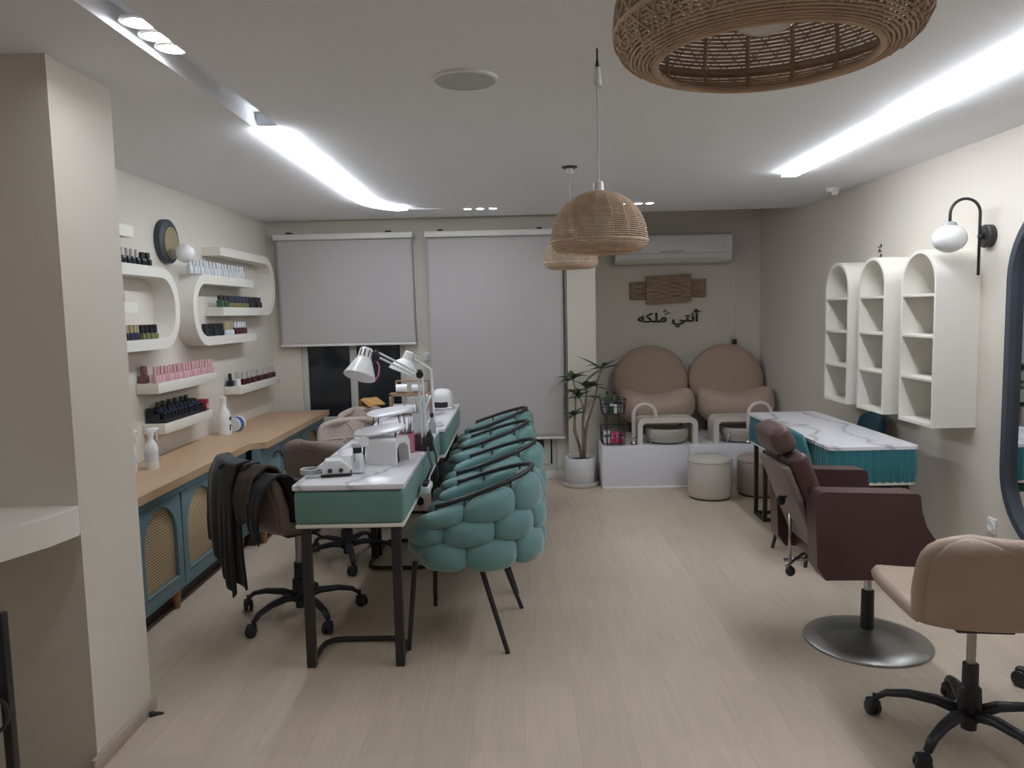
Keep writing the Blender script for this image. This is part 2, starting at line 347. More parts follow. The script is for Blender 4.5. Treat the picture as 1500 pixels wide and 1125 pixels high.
# ------------------------------------------------------------------ rattan pendants
def pendant(loc, label, mount):
    # loc z = rim
    t = thing('rattan_pendant_lamp', label, 'pendant lamp', loc, 0, 'rattan dome pendant lamps')
    RM, HH, dense = .158, .19, loc[1] < 1
    def prof(u):   # u 0 bottom opening .. 1 top
        if u < .14: a = u/.14; return (.114+.042*sin(a*PI/2), .032*(1-cos(a*PI/2)))
        a = (u-.14)/.86; ang = a*PI/2
        return (.156*max(.12, cos(ang)**.82), .032+(HH-.032)*sin(ang)**1.06)
    # even arc-length spacing of the woven strands
    us = [i/400 for i in range(401)]; L = [0.]
    for i in range(400):
        p0, p1 = prof(us[i]), prof(us[i+1]); L.append(L[-1]+math.hypot(p1[0]-p0[0], p1[1]-p0[1]))
    def at_len(q):
        q *= L[-1]
        for i in range(400):
            if L[i+1] >= q: return us[i]+(us[i+1]-us[i])*(q-L[i])/max(1e-9, L[i+1]-L[i])
        return 1.
    rings = MB(); N = 66 if dense else 44
    for i in range(N):
        r, z = prof(at_len(i/(N-1)))
        wv = .0003 if dense else .0011
        rings.tube([((r+wv*sin(18*a+i*PI))*cos(a), (r+wv*sin(18*a+i*PI))*sin(a), z) for a in [2*PI*k/72 for k in range(72)]], .0016 if dense else .0021, 4, True)
    rings.build('woven_shade', rattan, t, 180)
    if dense:
        lat = MB()
        for sgn in (-1, 1):
            for k in range(40):
                lat.tube([((prof(at_len(v))[0]+.003)*cos(2*PI*k/40+sgn*v*1.5), (prof(at_len(v))[0]+.003)*sin(2*PI*k/40+sgn*v*1.5), prof(at_len(v))[1]) for v in [.10+.86*j/22 for j in range(23)]], .0011, 4)
        lat.build('lattice_strands', rattan, t, 180)
    ribs = MB()
    for k in range(18):
        a = 2*PI*k/18
        ribs.tube([((prof(u)[0]-.002)*cos(a), (prof(u)[0]-.002)*sin(a), prof(u)[1]) for u in [j/16 for j in range(17)]], .0028, 5)
    for u, rr in ((0,.004), (.14,.0045), (1,.005)):
        r, z = prof(u); ribs.tube([(r*cos(2*PI*k/40), r*sin(2*PI*k/40), z) for k in range(40)], rr, 6, True)
    ribs.build('rib_frame', rattan, t, 180)
    top = HH
    MB().lathe([(.021,top),(.021,top+.004),(.017,top+.006),(.016,top+.03),(.010,top+.036),(.001,top+.036)], n=20).build('socket_cap', plast, t)
    MB().lathe([(.026,top-.003),(.026,top+.001),(.001,top+.001)], n=20).build('cap_ring', blackm, t)
    MB().ell((0,0,.075), (.05,.05,.05), nu=24, nv=14).cyl((0,0,.115), (0,0,.185), .014, .012, 12).build('globe_bulb', globe, t)
    hz = HC-loc[2]
    MB().cyl((0,0,top+.03), (0,0,hz-.02), .0025, n=8).build('cord', greyplast, t)
    if mount == 0:
        MB().lathe([(.045,hz),(.045,hz-.006),(.030,hz-.012),(.001,hz-.012)], n=24).build('ceiling_plate', blackm, t)
        MB().lathe([(.024,hz-.04),(.02,hz-.012),(.001,hz-.012)], n=20).build('ceiling_cup', plast, t)
    else:
        MB().cyl((0,0,hz), (0,0,hz-.05), .003, n=8).cyl((0,0,hz-.035), (0,0,hz-.055), .004, .007, 10).build('ceiling_hook', blackm, t)
        MB().lathe([(.014,hz-.115),(.013,hz-.10),(.010,hz-.06),(.003,hz-.055)], n=16).build('ceiling_cup', plast, t)
pendant((.272, 2.52, 1.692), 'rattan dome pendant lamp hanging in the middle, air conditioner behind it', 1)
pendant((.32, 4.50, 1.75), 'farthest rattan dome pendant lamp, partly hidden behind the middle one', 0)
pendant((.268, .84, 1.762), 'nearest rattan dome pendant lamp, large at top of the view', 1)

# ------------------------------------------------------------------ blinds
def blind(label, x0, x1, z0, sk=0.):
    t = thing('roller_blind', label, 'roller blind', ((x0+x1)/2, 6.72, 2.2), 0, 'grey roller blinds')
    MB().box(x0-.01, x1+.015, 6.68, 6.75, 2.165, 2.215, .006).build('cassette', white, t, 40, True)
    MB().grid(lambda u, v: Vector((x0+(x1-x0)*u+sk*(1-v), 6.725+.004*sin(u*9)*(1-v)+.003*sin(u*3+v*4)+.006*max(0,u-.8)*sin(v*23), z0+.015+(2.17-z0-.015)*v)), 40, 40).build('fabric', blindf, t, 180, True, [('SOLIDIFY', dict(thickness=.002))])
    MB().box(x0-.005+sk, x1+.005+sk, 6.716, 6.736, z0, z0+.022, .006).build('bottom_bar', white, t, 40, True)
    for xa in (x0+.10, x1-.22): MB().box(xa, xa+.045, 6.70, 6.80, 2.215, 2.232, .003).build('bracket', blackm, t, 40, True)
    MB().tube([(x1+.02, 6.715, 2.17), (x1+.024+sk*.5, 6.715, 1.5), (x1+.02+sk, 6.715, max(z0, .6))], .0025, 6).build('pull_chain', greyplast, t, 180, True)
blind('grey roller blind half lowered over the dark window', -2.09, -.905, 1.24, .012)
blind('tall grey roller blind lowered almost to the floor', -.775, .405, .375)
t = thing('light_switch', 'small white switch on wall between the two blinds', 'switch', (-.805, YB, 1.13))
MB().box(-.835,-.775,YB-.012,YB,1.09,1.17,.004).build('plate', plast, t, 40, True)
MB().box(-.822,-.788,YB-.018,YB-.011,1.115,1.15,.003).build('rocker', white, t, 40, True)

# ------------------------------------------------------------------ left wall shelving
def cpath(y_tip, y_arc, zt, zb, th):
    """C shaped outline: arms from y_tip to y_arc, joined by a round end"""
    s = 1 if y_arc > y_tip else -1; h = zt-zb; r = h/2*.93
    def rr(off):
        ro = r-off; c1 = (y_arc-s*r, zt-r); c2 = (y_arc-s*r, zb+r)
        a = [(c1[0]+s*ro*sin(R(k)), c1[1]+ro*cos(R(k))) for k in range(0, 91, 9)]
        b = [(c2[0]+s*ro*cos(R(k)), c2[1]-ro*sin(R(k))) for k in range(0, 91, 9)]
        return a+b
    o = rr(0); i = rr(th)
    return [(y_tip, zt)] + o + [(y_tip, zb), (y_tip, zb+th)] + i[::-1] + [(y_tip, zt-th)]
def curved_shelf(name, label, y_tip, y_arc, zt, zb):
    return tag(MB().prism(cpath(y_tip, y_arc, zt, zb, .06), 'yz', XL, -2.05, .004).build(name, creamlac), label, 'wall shelf', 'white curved wall shelves')
FX = -2.05
curved_shelf('curved_wall_shelf', 'white curved shelf by the blind, its round end to the right', 5.36, 6.53, 2.00, 1.522)
curved_shelf('curved_wall_shelf', 'white curved shelf with round left end, interlocked with the shelf by the blind', 6.01, 4.865, 1.795, 1.325)
curved_shelf('curved_wall_shelf', 'white curved shelf beside the pillar with its round end to the right', 3.45, 4.665, 1.805, 1.335)
curved_shelf('curved_wall_shelf', 'white curved shelf with square ends, mostly hidden behind the pillar', 4.15, 3.30, 2.005, 1.54)
def straight_shelf(label, y0, y1, zt):
    return tag(MB().box(XL, FX, y0, y1, zt-.06, zt, .004).build('floating_shelf', creamlac), label, 'wall shelf', 'white straight floating shelves')
straight_shelf('white floating shelf carrying the row of pink bottles', 4.325, 5.175, 1.14)
straight_shelf('lowest white floating shelf, carrying a black display tray', 4.375, 5.07, .90)
straight_shelf('white floating shelf with silver capped bottles near the window', 5.62, 6.56, 1.0)

def bottle(body, cap, w=.03, h1=.045, h2=.04, square=True, capw=.55):
    t = bpy.data.objects.new('nail_polish_bottle', None); COL.objects.link(t); t.empty_display_size = .03; ROOTM[t.name] = Matrix()
    b = MB()
    if square: b.box(-w/2, w/2, -w/2, w/2, 0, h1, w*.14)
    else: b.lathe([(w*.5,0),(w*.5,h1*.85),(w*.3,h1),(.001,h1)], n=14)
    b.cyl((0,0,h1-.002), (0,0,h1+.004), w*.22, n=10)
    b.build('bottle_body', polish[body], t)
    MB().lathe([(w*capw*.5,h1+.003),(w*capw*.46,h1+h2*.95),(w*capw*.3,h1+h2),(.001,h1+h2)], n=12).build('cap', polish[cap], t)
    tag(t, 'bottle', 'nail polish')
    return t
def row(desc, place, group, n, y0, y1, z, body, cap, x=FX-.035, start=0, total=None, jitter=.003, **kw):
    proto = None
    for i in range(n):
        y = y0+(y1-y0)*(i/(n-1) if n > 1 else 0); lo = (x+random.uniform(-.004,.004), y, z); rz = random.uniform(-.2,.2)
        lab = ('%s %s from left, %s' % (ORD[i], desc, place)) if n > 1 else '%s, %s' % (desc, place)
        if proto is None:
            proto = bottle(body, cap, **kw); proto.location = lo; proto.rotation_euler = (0,0,rz); o = proto
            ROOTM[o.name] = Matrix()
        else: o = dup(proto, lo, rz)
        o['label'] = lab; o['group'] = group
row('black bottle with silver cap', 'atop the curved shelf beside the pillar', 'bottles atop the curved shelf beside the pillar', 5, 4.02, 4.245, 1.805, 'black', 'silver', w=.036, h1=.04, h2=.045)
row('all black bottle', 'atop the curved shelf beside the pillar', 'bottles atop the curved shelf beside the pillar', 2, 4.305, 4.36, 1.805, 'black', 'black', w=.042, h1=.04, h2=.036, capw=.8)
row('slim brown bottle', 'inside the curved shelf beside the pillar', 'brown bottle beside the pillar', 1, 4.05, 4.05, 1.60, 'brown', 'black', w=.026, h1=.045, h2=.03)
row('navy bottle with gold cap', 'bottom of curved shelf by pillar', 'navy gold bottles by the pillar', 5, 4.03, 4.19, 1.395, 'navy', 'gold', w=.032, h1=.038, h2=.045, capw=.85)
row('black bottle with olive band', 'bottom of curved shelf by pillar', 'dark bottles by the pillar', 4, 4.245, 4.39, 1.395, 'olive', 'black', w=.036, h1=.032, h2=.05, capw=.9)
row('slim white bottle', 'on upper interlocked shelf by blind', 'white bottles on the upper arm', 18, 4.93, 5.86, 1.795, 'white', 'white', w=.034, h1=.05, h2=.045)
row('squat black bottle', 'on middle interlocked shelf by blind', 'dark bottles on the middle arm', 2, 5.41, 5.47, 1.582, 'green', 'black', w=.045, h1=.05, h2=.035, capw=.9)
row('dark navy bottle with wide cap', 'on middle interlocked shelf by blind', 'navy bottles on the middle arm', 9, 5.55, 5.92, 1.582, 'olive', 'navy', w=.036, h1=.034, h2=.05, capw=.9)
row('black bottle with grey neck', 'on middle interlocked shelf by blind', 'black bottles on the middle arm', 6, 5.97, 6.22, 1.582, 'black', 'black', w=.038, h1=.044, h2=.04, capw=.75)
row('black square bottle', 'on lower interlocked shelf by blind', 'black bottles on the lower arm', 7, 5.09, 5.38, 1.385, 'black', 'black', w=.038, h1=.045, h2=.04, capw=.8)
row('white bottle with gold cap', 'on lower interlocked shelf by blind', 'white and gold bottles on the lower arm', 4, 5.45, 5.59, 1.385, 'white', 'gold', w=.032, h1=.036, h2=.06, capw=.8)
row('dark plum bottle with white cap', 'on lower interlocked shelf by blind', 'plum bottles on the lower arm', 5, 5.66, 5.86, 1.385, 'wine', 'white', w=.036, h1=.045, h2=.045)
row('plum square bottle', 'left end of the pink bottle shelf', 'plum bottles on the pink shelf', 2, 4.35, 4.35, 1.14, 'plum', 'plum', x=FX-.085, w=.04, h1=.045, h2=.045, capw=.9) if 0 else None
row('front pink bottle', 'on the pink bottle shelf', 'front line of pink bottles', 20, 4.345, 5.14, 1.14, 'pink', 'pink', x=FX-.026, w=.031, h1=.045, h2=.045, capw=.62)
row('rear pink bottle', 'on the pink bottle shelf', 'rear line of pink bottles', 16, 4.45, 5.14, 1.14, 'pink', 'pink', x=FX-.075, w=.031, h1=.045, h2=.045, capw=.62)
row('plum square bottle by the wall', 'left end of the pink bottle shelf', 'plum bottle on the pink shelf', 1, 4.36, 4.36, 1.14, 'plum', 'plum', x=FX-.095, w=.045, h1=.05, h2=.05, capw=.9)
row('small black jar with black cap', 'left end of shelf near the window', 'jar on the shelf near the window', 1, 5.65, 5.65, 1.0, 'black', 'black', x=FX-.095, w=.055, h1=.045, h2=.05, square=False, capw=.5)
row('white bottle with silver cap', 'left end of shelf near the window', 'white bottle near the window', 1, 5.68, 5.68, 1.0, 'white', 'silver', x=FX-.045, w=.045, h1=.05, h2=.05, square=False, capw=.6)
row('dark wine bottle with silver cap', 'on the shelf near the window', 'silver capped bottles near the window', 16, 5.76, 6.48, 1.0, 'wine', 'silver', w=.036, h1=.042, h2=.055, capw=.7)
# black display tray on the lowest shelf
t = thing('display_tray', 'black stepped display tray on the lowest floating shelf', 'display tray', (-2.1, 4.7, .90), 0)
MB().prism([(-2.165,.902),(-2.055,.902),(-2.055,.925),(-2.09,.925),(-2.09,.955),(-2.13,.955),(-2.13,.99),(-2.165,.99)], 'xz', 4.40, 4.98, .002).build('tray_body', polish['black'], t, 40, True)
row('small black pot', 'front step of black display tray', 'pots on the display tray front step', 12, 4.42, 4.95, .925, 'black', 'navy', x=-2.072, w=.03, h1=.028, h2=.012, square=False, capw=.95)
row('dark bottle', 'middle step of black display tray', 'bottles on the display tray middle step', 10, 4.44, 4.94, .955, 'navy', 'black', x=-2.11, w=.034, h1=.022, h2=.012, capw=.9)
row('grey topped jar', 'back step of black display tray', 'jars on the display tray back step', 6, 4.50, 4.90, .99, 'green', 'wine', x=-2.148, w=.03, h1=.014, h2=.012, square=False, capw=.95)
t = thing('red_box', 'small dark red packet at right end of lowest shelf', 'box', (-2.09, 5.02, .90))
MB().box(-.03,.03,-.022,.022,0,.075,.002).build('carton', red, t)
MB().box(.0301,.0312,-.016,.016,.015,.045).build('label_patch', polish['pink'], t)

# wall light on the left wall
t = thing('wall_light', 'round dark disc wall light with white globe on left wall', 'wall light', (XL, 4.79, 1.985))
MX = Matrix.Rotation(PI/2, 4, 'Y')
MB().lathe([(.001,0),(.135,0),(.135,.035),(.128,.04),(.001,.04)], (0,0,0), 40, MX).build('back_disc', disc_dk, t)
MB().lathe([(.001,.04),(.098,.04),(.098,.046),(.001,.046)], (0,.012,-.008), 36, MX).build('brass_plate', brass, t)
MB().lathe([(.02,.045),(.018,.075),(.03,.08)], (0,0,-.075), 20, MX).build('globe_holder', chan, t)
MB().ell((.128,0,-.075), (.058,.058,.058), nu=28, nv=16).build('globe', globe, t)

# ------------------------------------------------------------------ left cabinets and worktop
def cane_door(par, x, y0, y1, z0, z1, ya, yb, za, zb, name='door'):
    """door face in plane x with an arched opening backed by cane"""
    d = MB(); th = .022; r = (yb-ya)/2
    arch = [(ya, za)] + [((ya+yb)/2-r*cos(R(a)), zb-r+r*sin(R(a))) for a in range(0, 181, 12)] + [(yb, za)]
    n = len(arch); outer = [(y0, z0)]
    pts_o = [(y0, z0)] + [(y0 + (y1-y0)*min(1,max(0,(p[0]-ya)/(yb-ya))), z1) for p in arch[1:-1]] + [(y1, z0)]
    pts_o[1] = (y0, zb-r) ; pts_o[-2] = (y1, zb-r)
    for k, xx in enumerate((x-th, x)):
        pass
    vs = []; 
    for xx in (x-th, x):
        vs += [(xx, *p) for p in arch] + [(xx, *p) for p in pts_o]
    N2 = 2*n; fs = []
    for base in (0, N2):
        for i in range(n-1): fs.append((base+i, base+i+1, base+n+i+1, base+n+i))
        fs.append((base+0, base+n, base+2*n-1, base+n-1))
    for i in range(n):
        j = (i+1) % n
        fs.append((i, j, N2+j, N2+i)); fs.append((n+i, n+j, N2+n+j, N2+n+i))
    d._add(vs, fs)
    o = d.build(name, bluec, par, 30, True)
    c = MB()
    c.prism([(ya-.01, za-.01)] + [((ya+yb)/2-(r+.008)*cos(R(a)), zb-r+(r+.008)*sin(R(a))) for a in range(0, 181, 12)] + [(yb+.01, za-.01)], 'yz', x-th-.004, x-th+.002)
    c.build('cane_panel', cane, o, 30, True)
    MB().box(x-.016, x+.002, ya, yb, za-.004, za+.008, .002).build('sill', bluec, o, 30, True)
    return o
def cabinet(label, X, y0, y1, zb, zt, doors, feet):
    t = thing('cane_cabinet', label, 'cabinet', ((XL+X)/2, (y0+y1)/2, 0), 0, 'blue cane front cabinets along the left wall')
    b = MB().box(XL+.002, X-.05, y0, y1, zb, zt).box(XL+.002, X-.001, y0, y0+.02, zb, zt).box(XL+.002, X-.001, y1-.02, y1, zb, zt).box(XL+.002, X-.001, y0+.02, y1-.02, zb, zb+.012).box(XL+.002, X-.001, y0+.02, y1-.02, zt-.045, zt)
    b.build('body', bluec, t, 40, True)
    for dd in doors:
        if len(dd) == 2: MB().box(X-.022, X, dd[0]+.003, dd[1]-.003, zb+.014, zt-.047, .002).build('door', bluec, t, 40, True)
        else: cane_door(t, X, dd[0]+.003, dd[1]-.003, zb+.014, zt-.047, dd[2], dd[3], .165, .575)
    MB().box(XL+.002, X-.06, y0+.01, y1-.01, 0, zb).build('plinth', dkwood, t, 40, True)
    for fy in feet: MB().tube([(X-.03, fy, zb), (X-.03, fy, zb-.03), (X-.02, fy-.01, 0)], [.028,.026,.014], 12).build('foot', legwood, t, 40, True)
    return t
cabinet('blue cabinet beside pillar with two arched cane doors', -1.785, 2.95, 4.915, .095, .645, [(2.97,3.38,3.05,3.34),(3.385,3.93,3.52,3.87),(3.935,4.46,3.995,4.36),(4.465,4.895)], [3.0, 3.87, 4.8])
cb = cabinet('blue cabinet below window end of the worktop', -1.70, 4.92, 6.60, .095, .645, [(4.94,5.36),(5.365,5.87,5.43,5.81),(5.875,6.58,6.02,6.42)], [5.0, 6.5])
MB().tube([(-1.698, 5.10+.17*(1-cos(R(a))), .40+.17*sin(R(a))) for a in range(60, 181, 10)], .007, 8).build('arched_handle', disc_dk, cb, 180, True)
wt = [(XL, 2.83), (-1.755, 2.83), (-1.755, 4.90), (-1.735, 4.925), (-1.655, 4.945), (-1.655, 6.62), (XL, 6.62)]
tag(MB().prism(wt, 'xy', .647, .69, .006).build('wooden_worktop', oak), 'long oak worktop with a jog, on top of the blue cabinets', 'worktop')

# things on the worktop
def spray(loc, rz, label):
    t = thing('spray_bottle', label, 'spray bottle', loc, rz, 'white spray bottles')
    MB().lathe([(.034,0),(.036,.01),(.036,.11),(.03,.135),(.014,.16),(.013,.175),(.001,.175)], n=20).build('bottle', plast, t)
    MB().box(-.014,.014,-.035,.02,.195,.225,.006).cyl((0,0,.172), (0,0,.2), .016, n=14).cyl((0,-.035,.212), (0,-.048,.212), .007, n=10).tube([(0,-.022,.2),(0,-.036,.175),(0,-.034,.155)], .005, 8).build('spray_head', plast, t)
    MB().lathe([(.0366,.04),(.0366,.095)], n=20).build('label_band', polish['white'], t)
    return t
spray((-2.02, 4.13, .69), 2.5, 'white spray bottle on the worktop, in front of the other one')
spray((-2.10, 4.05, .69), 2.3, 'white spray bottle on the worktop right beside the pillar')
t = thing('lotion_bottle', 'tall white bottle with black print on the worktop', 'bottle', (-2.075, 5.32, .69))
MB().lathe([(.045,0),(.047,.008),(.047,.13),(.04,.16),(.022,.19),(.020,.24),(.001,.24)], n=24).build('bottle', plast, t)
MB().lathe([(.024,.225),(.024,.262),(.02,.266),(.001,.266)], n=20).build('cap', white, t)
MB().box(.044,.0478,-.016,.014,.10,.125).box(.0445,.048,-.018,-.006,.03,.07).box(.0445,.048,.002,.016,.06,.068).build('black_print', black, t)
t = thing('round_tub', 'blue and white tub lying sideways on the worktop', 'tub', (-2.05, 5.47, .69))
MB().lathe([(.048,-.05),(.05,-.045),(.05,.05),(.001,.05)], (0,0,.05), 24, Matrix.Rotation(-PI/2, 4, 'X')).build('tub_body', polish['white'], t)
MB().lathe([(.0508,-.03),(.0508,.03)], (0,0,.05), 24, Matrix.Rotation(-PI/2, 4, 'X')).build('blue_band', blue, t)
MB().lathe([(.053,.048),(.053,.062),(.045,.066),(.001,.066)], (0,0,.05), 24, Matrix.Rotation(-PI/2, 4, 'X')).build('lid', plast, t)

# ledge on the partition and bar stool
lp = [(-1.444,2.44), (-1.425,2.40), (-1.445,2.28), (-1.50,2.14), (-1.60,1.98), (-1.78,1.82), (-2.178,1.70), (-2.178,2.44)]
tag(MB().prism(lp, 'xy', .815, .903, .012).build('wall_counter', creamlac), 'rounded cream counter ledge fixed to the front of the pillar', 'counter')
t = thing('bar_stool', 'black metal bar stool partly out of view under the cream ledge', 'stool', (-1.55, 1.72, 0))
for a in (41, 131, 221, 311):
    MB().box(-.012,.012,-.012,.012,0,.76,.003,M=Matrix.Translation((.205*1.32*cos(R(a)), .27*sin(R(a)), 0))).build('leg', blackm, t)
MB().tube([(.20*cos(a), .20*sin(a), .40+.0*a) for a in [2*PI*k/28 for k in range(28)]], .011, 8, True).tube([(.19+.03*cos(a), .15, .50+.045*sin(a)) for a in [2*PI*k/20 for k in range(20)]], .006, 6, True).build('footrest_ring', blackm, t)
MB().lathe([(.16,.745),(.17,.755),(.17,.775),(.15,.785),(.001,.785)], n=32).build('seat', brownl, t)

# ------------------------------------------------------------------ manicure tables
def manicure_table(label, x0, x1, y0, y1, front, back):
    t = thing('manicure_table', label, 'table', ((x0+x1)/2, (y0+y1)/2, 0), 0, 'teal marble top manicure tables')
    MB().box(x0, x1, y0, y1, .775, .80, .006).build('marble_top', marble, t, 40, True)
    b = MB().box(x0+.004, x1-.004, y0+.004, y1-.004, .628, .775, .022, 4)
    b.build('upholstered_apron', tealap, t, 40, True)
    MB().box(x0+.006, x1-.006, y0+.006, y1-.006, .612, .629, .006).build('white_edge_trim', creamlac, t, 40, True)
    for yy, s, on_ in ((y0+.03, 1, front), (y1-.03, -1, back)):
        if not on_: continue
        for x in (x0+.045, x1-.045): MB().box(x-.019, x+.019, yy-.019, yy+.019, 0, .613, .003).build('leg', blackm, t, 40, True)
        xl, xr = x0+.045, x1-.045; e = yy+s*.24
        MB().tube([(xl,yy,.012),(xl,yy+s*.15,.014),(xl+.01,yy+s*.2,.016),(xl+.04,e-s*.01,.016),(xl+.08,e,.016),(xr-.08,e,.016),(xr-.04,e-s*.01,.016),(xr-.01,yy+s*.2,.016),(xr,yy+s*.15,.014),(xr,yy,.012)], .012, 8).build('foot_bar', blackm, t, 40, True)
    return t
manicure_table('nearest teal manicure table, nail drill and clear bottle on its marble top', -.957, -.485, 3.135, 3.80, True, False)
manicure_table('middle teal manicure table, white desk lamp clamped on it', -.957, -.485, 3.806, 4.66, False, True)
manicure_table('farthest teal manicure table, by the tall blind', -.945, -.455, 4.668, 5.92, True, True)
TZ = .80

# ------------------------------------------------------------------ woven tub chairs
def tub_chair():
    t = thing('tub_chair', 'x', 'chair', (0,0,0), 0, 'teal puffed velvet tub chairs')
    def rim(th): return .668+.098*cos(th)           # th=0 at the back (+X)
    def span(ri, an):
        if ri == 0: return .385, .505+.016*cos(an)
        if ri == 1: return .49+.016*cos(an), .595+.042*cos(an)
        return .578+.042*cos(an), rim(an)
    def rad(z, an): k = (z-.39)/.38; return (.30-.012*k), (.288-.045*k)
    def pw(x, e): return math.copysign(abs(x)**e, x)
    rows = [([-105,-63,-21,21,63,105],21.5), ([-122,-82,-41,0,41,82,122],21), ([-108,-64,-21,21,64,108],22.5)]
    for ri, (ths, hw) in enumerate(rows):
        for th in ths:
            m = MB(); nu, nv = 20, 14; vs = []; fs = []; hw2 = R(hw)*1.06
            def pt(u, w, tt):
                an = R(th)+u*hw2; zb, zt = span(ri, an); z = (zb+zt)/2+w*(zt-zb)/2*1.14
                rx, ry = rad(z, an); k = tt*.052*(1-.2*u*u)+.014*(1-u*u)*(1-w*w)
                cr = .004*sin(u*26+th)*(abs(u)**3)*tt
                return ((rx+k+cr)*cos(an), (ry+k+cr)*sin(an), z)
            for j in range(1, nv):
                ph = -PI/2+PI*j/nv
                for k in range(nu):
                    q = 2*PI*k/nu
                    vs.append(pt(pw(cos(ph), .7)*pw(cos(q), .6), pw(sin(ph), .75), pw(cos(ph), .8)*pw(sin(q), .8)))
            vs += [pt(0,-1,0), pt(0,1,0)]
            for j in range(nv-2):
                for k in range(nu): fs.append((j*nu+k, j*nu+(k+1) % nu, (j+1)*nu+(k+1) % nu, (j+1)*nu+k))
            q = len(vs)-2
            for k in range(nu): fs.append((q, (k+1) % nu, k)); fs.append((q+1, (nv-2)*nu+k, (nv-2)*nu+(k+1) % nu))
            m._add(vs, fs); m.build('back_cushion', tealv, t, 180)
    MB().ell((-.02,0,.45), (.27,.27,.07), .7, nu=32, nv=16).build('seat_cushion', tealv, t, 180)
    def rp(a, dz=.016):
        z = rim(a)+dz; rx, ry = rad(z, a); return ((rx+.006)*cos(a), (ry+.006)*sin(a), z)
    MB().tube([rp(R(a), .022) for a in range(-112, 113, 4)], .0115, 8).build('top_rail', blackm, t, 180)
    for a in (-112, -86, -43, 0, 43, 86, 112):
        q = rp(R(a), .02); MB().tube([q, (q[0]*1.0, q[1]*1.02, q[2]-.10), (q[0]*1.0, q[1]*1.1, .50), (q[0]*.9, q[1]*1.0, .395)], .0055, 6).build('rail_post', blackm, t, 180)
    MB().lathe([(.22,.385),(.23,.39),(.23,.40),(.001,.40)], n=32).build('base_plate', blackm, t)
    for sx, sy in ((1,1),(1,-1),(-1,1),(-1,-1)):
        MB().tube([(.07 if sx > 0 else -.225, sy*.20, .39), (.20 if sx > 0 else -.25, sy*.262, 0)], [.0125,.0105], 10).build('leg', blackm, t)
    return t
tc = tub_chair(); tc.location = (-.235, 3.54, 0); tc.rotation_euler = (0,0,R(-7)); tc['label'] = 'nearest teal puffed velvet tub chair with black rail, at first manicure table'
for (x, y, rz, lb) in ((-.205, 4.25, -.08, 'second teal puffed velvet tub chair, right behind the nearest one'), (-.235, 4.99, -.06, 'third teal puffed velvet tub chair counting from the nearest'), (-.235, 5.70, -.04, 'farthest teal puffed velvet tub chair, against the tall blind')):
    dup(tc, (x, y, 0), rz, lb)

# ------------------------------------------------------------------ swivel chairs
def shell_pt(s, v):
    """s 0 seat front .. 1 back top; v -1..1"""
    P = [(.27,.452),(.22,.468),(.08,.455),(-.08,.445),(-.18,.455),(-.235,.51),(-.262,.60),(-.285,.69),(-.30,.735)]
    q = s*(len(P)-1); i = min(int(q), len(P)-2); f = q-i
    def cr(a, b, c, d, t): return .5*((2*b)+(-a+c)*t+(2*a-5*b+4*c-d)*t*t+(-a+3*b-3*c+d)*t**3)
    g = lambda k: P[max(0, min(len(P)-1, k))]
    y = cr(g(i-1)[0], g(i)[0], g(i+1)[0], g(i+2)[0], f); z = cr(g(i-1)[1], g(i)[1], g(i+1)[1], g(i+2)[1], f)
    e = abs(2*s-1); w = .245*(1-e**7)**(.42) if e < 1 else 0.
    w = max(w, .12)
    w *= 1-.10*max(0, (.42-abs(s-.42)*1.6))
    bk = max(0, min(1, (s-.45)/.25)); 
    y += bk*.055*v*v - (1-bk)*.0; z += (1-bk)*.028*abs(v)**3*min(1, s*3)
    return Vector((v*w, y, z))
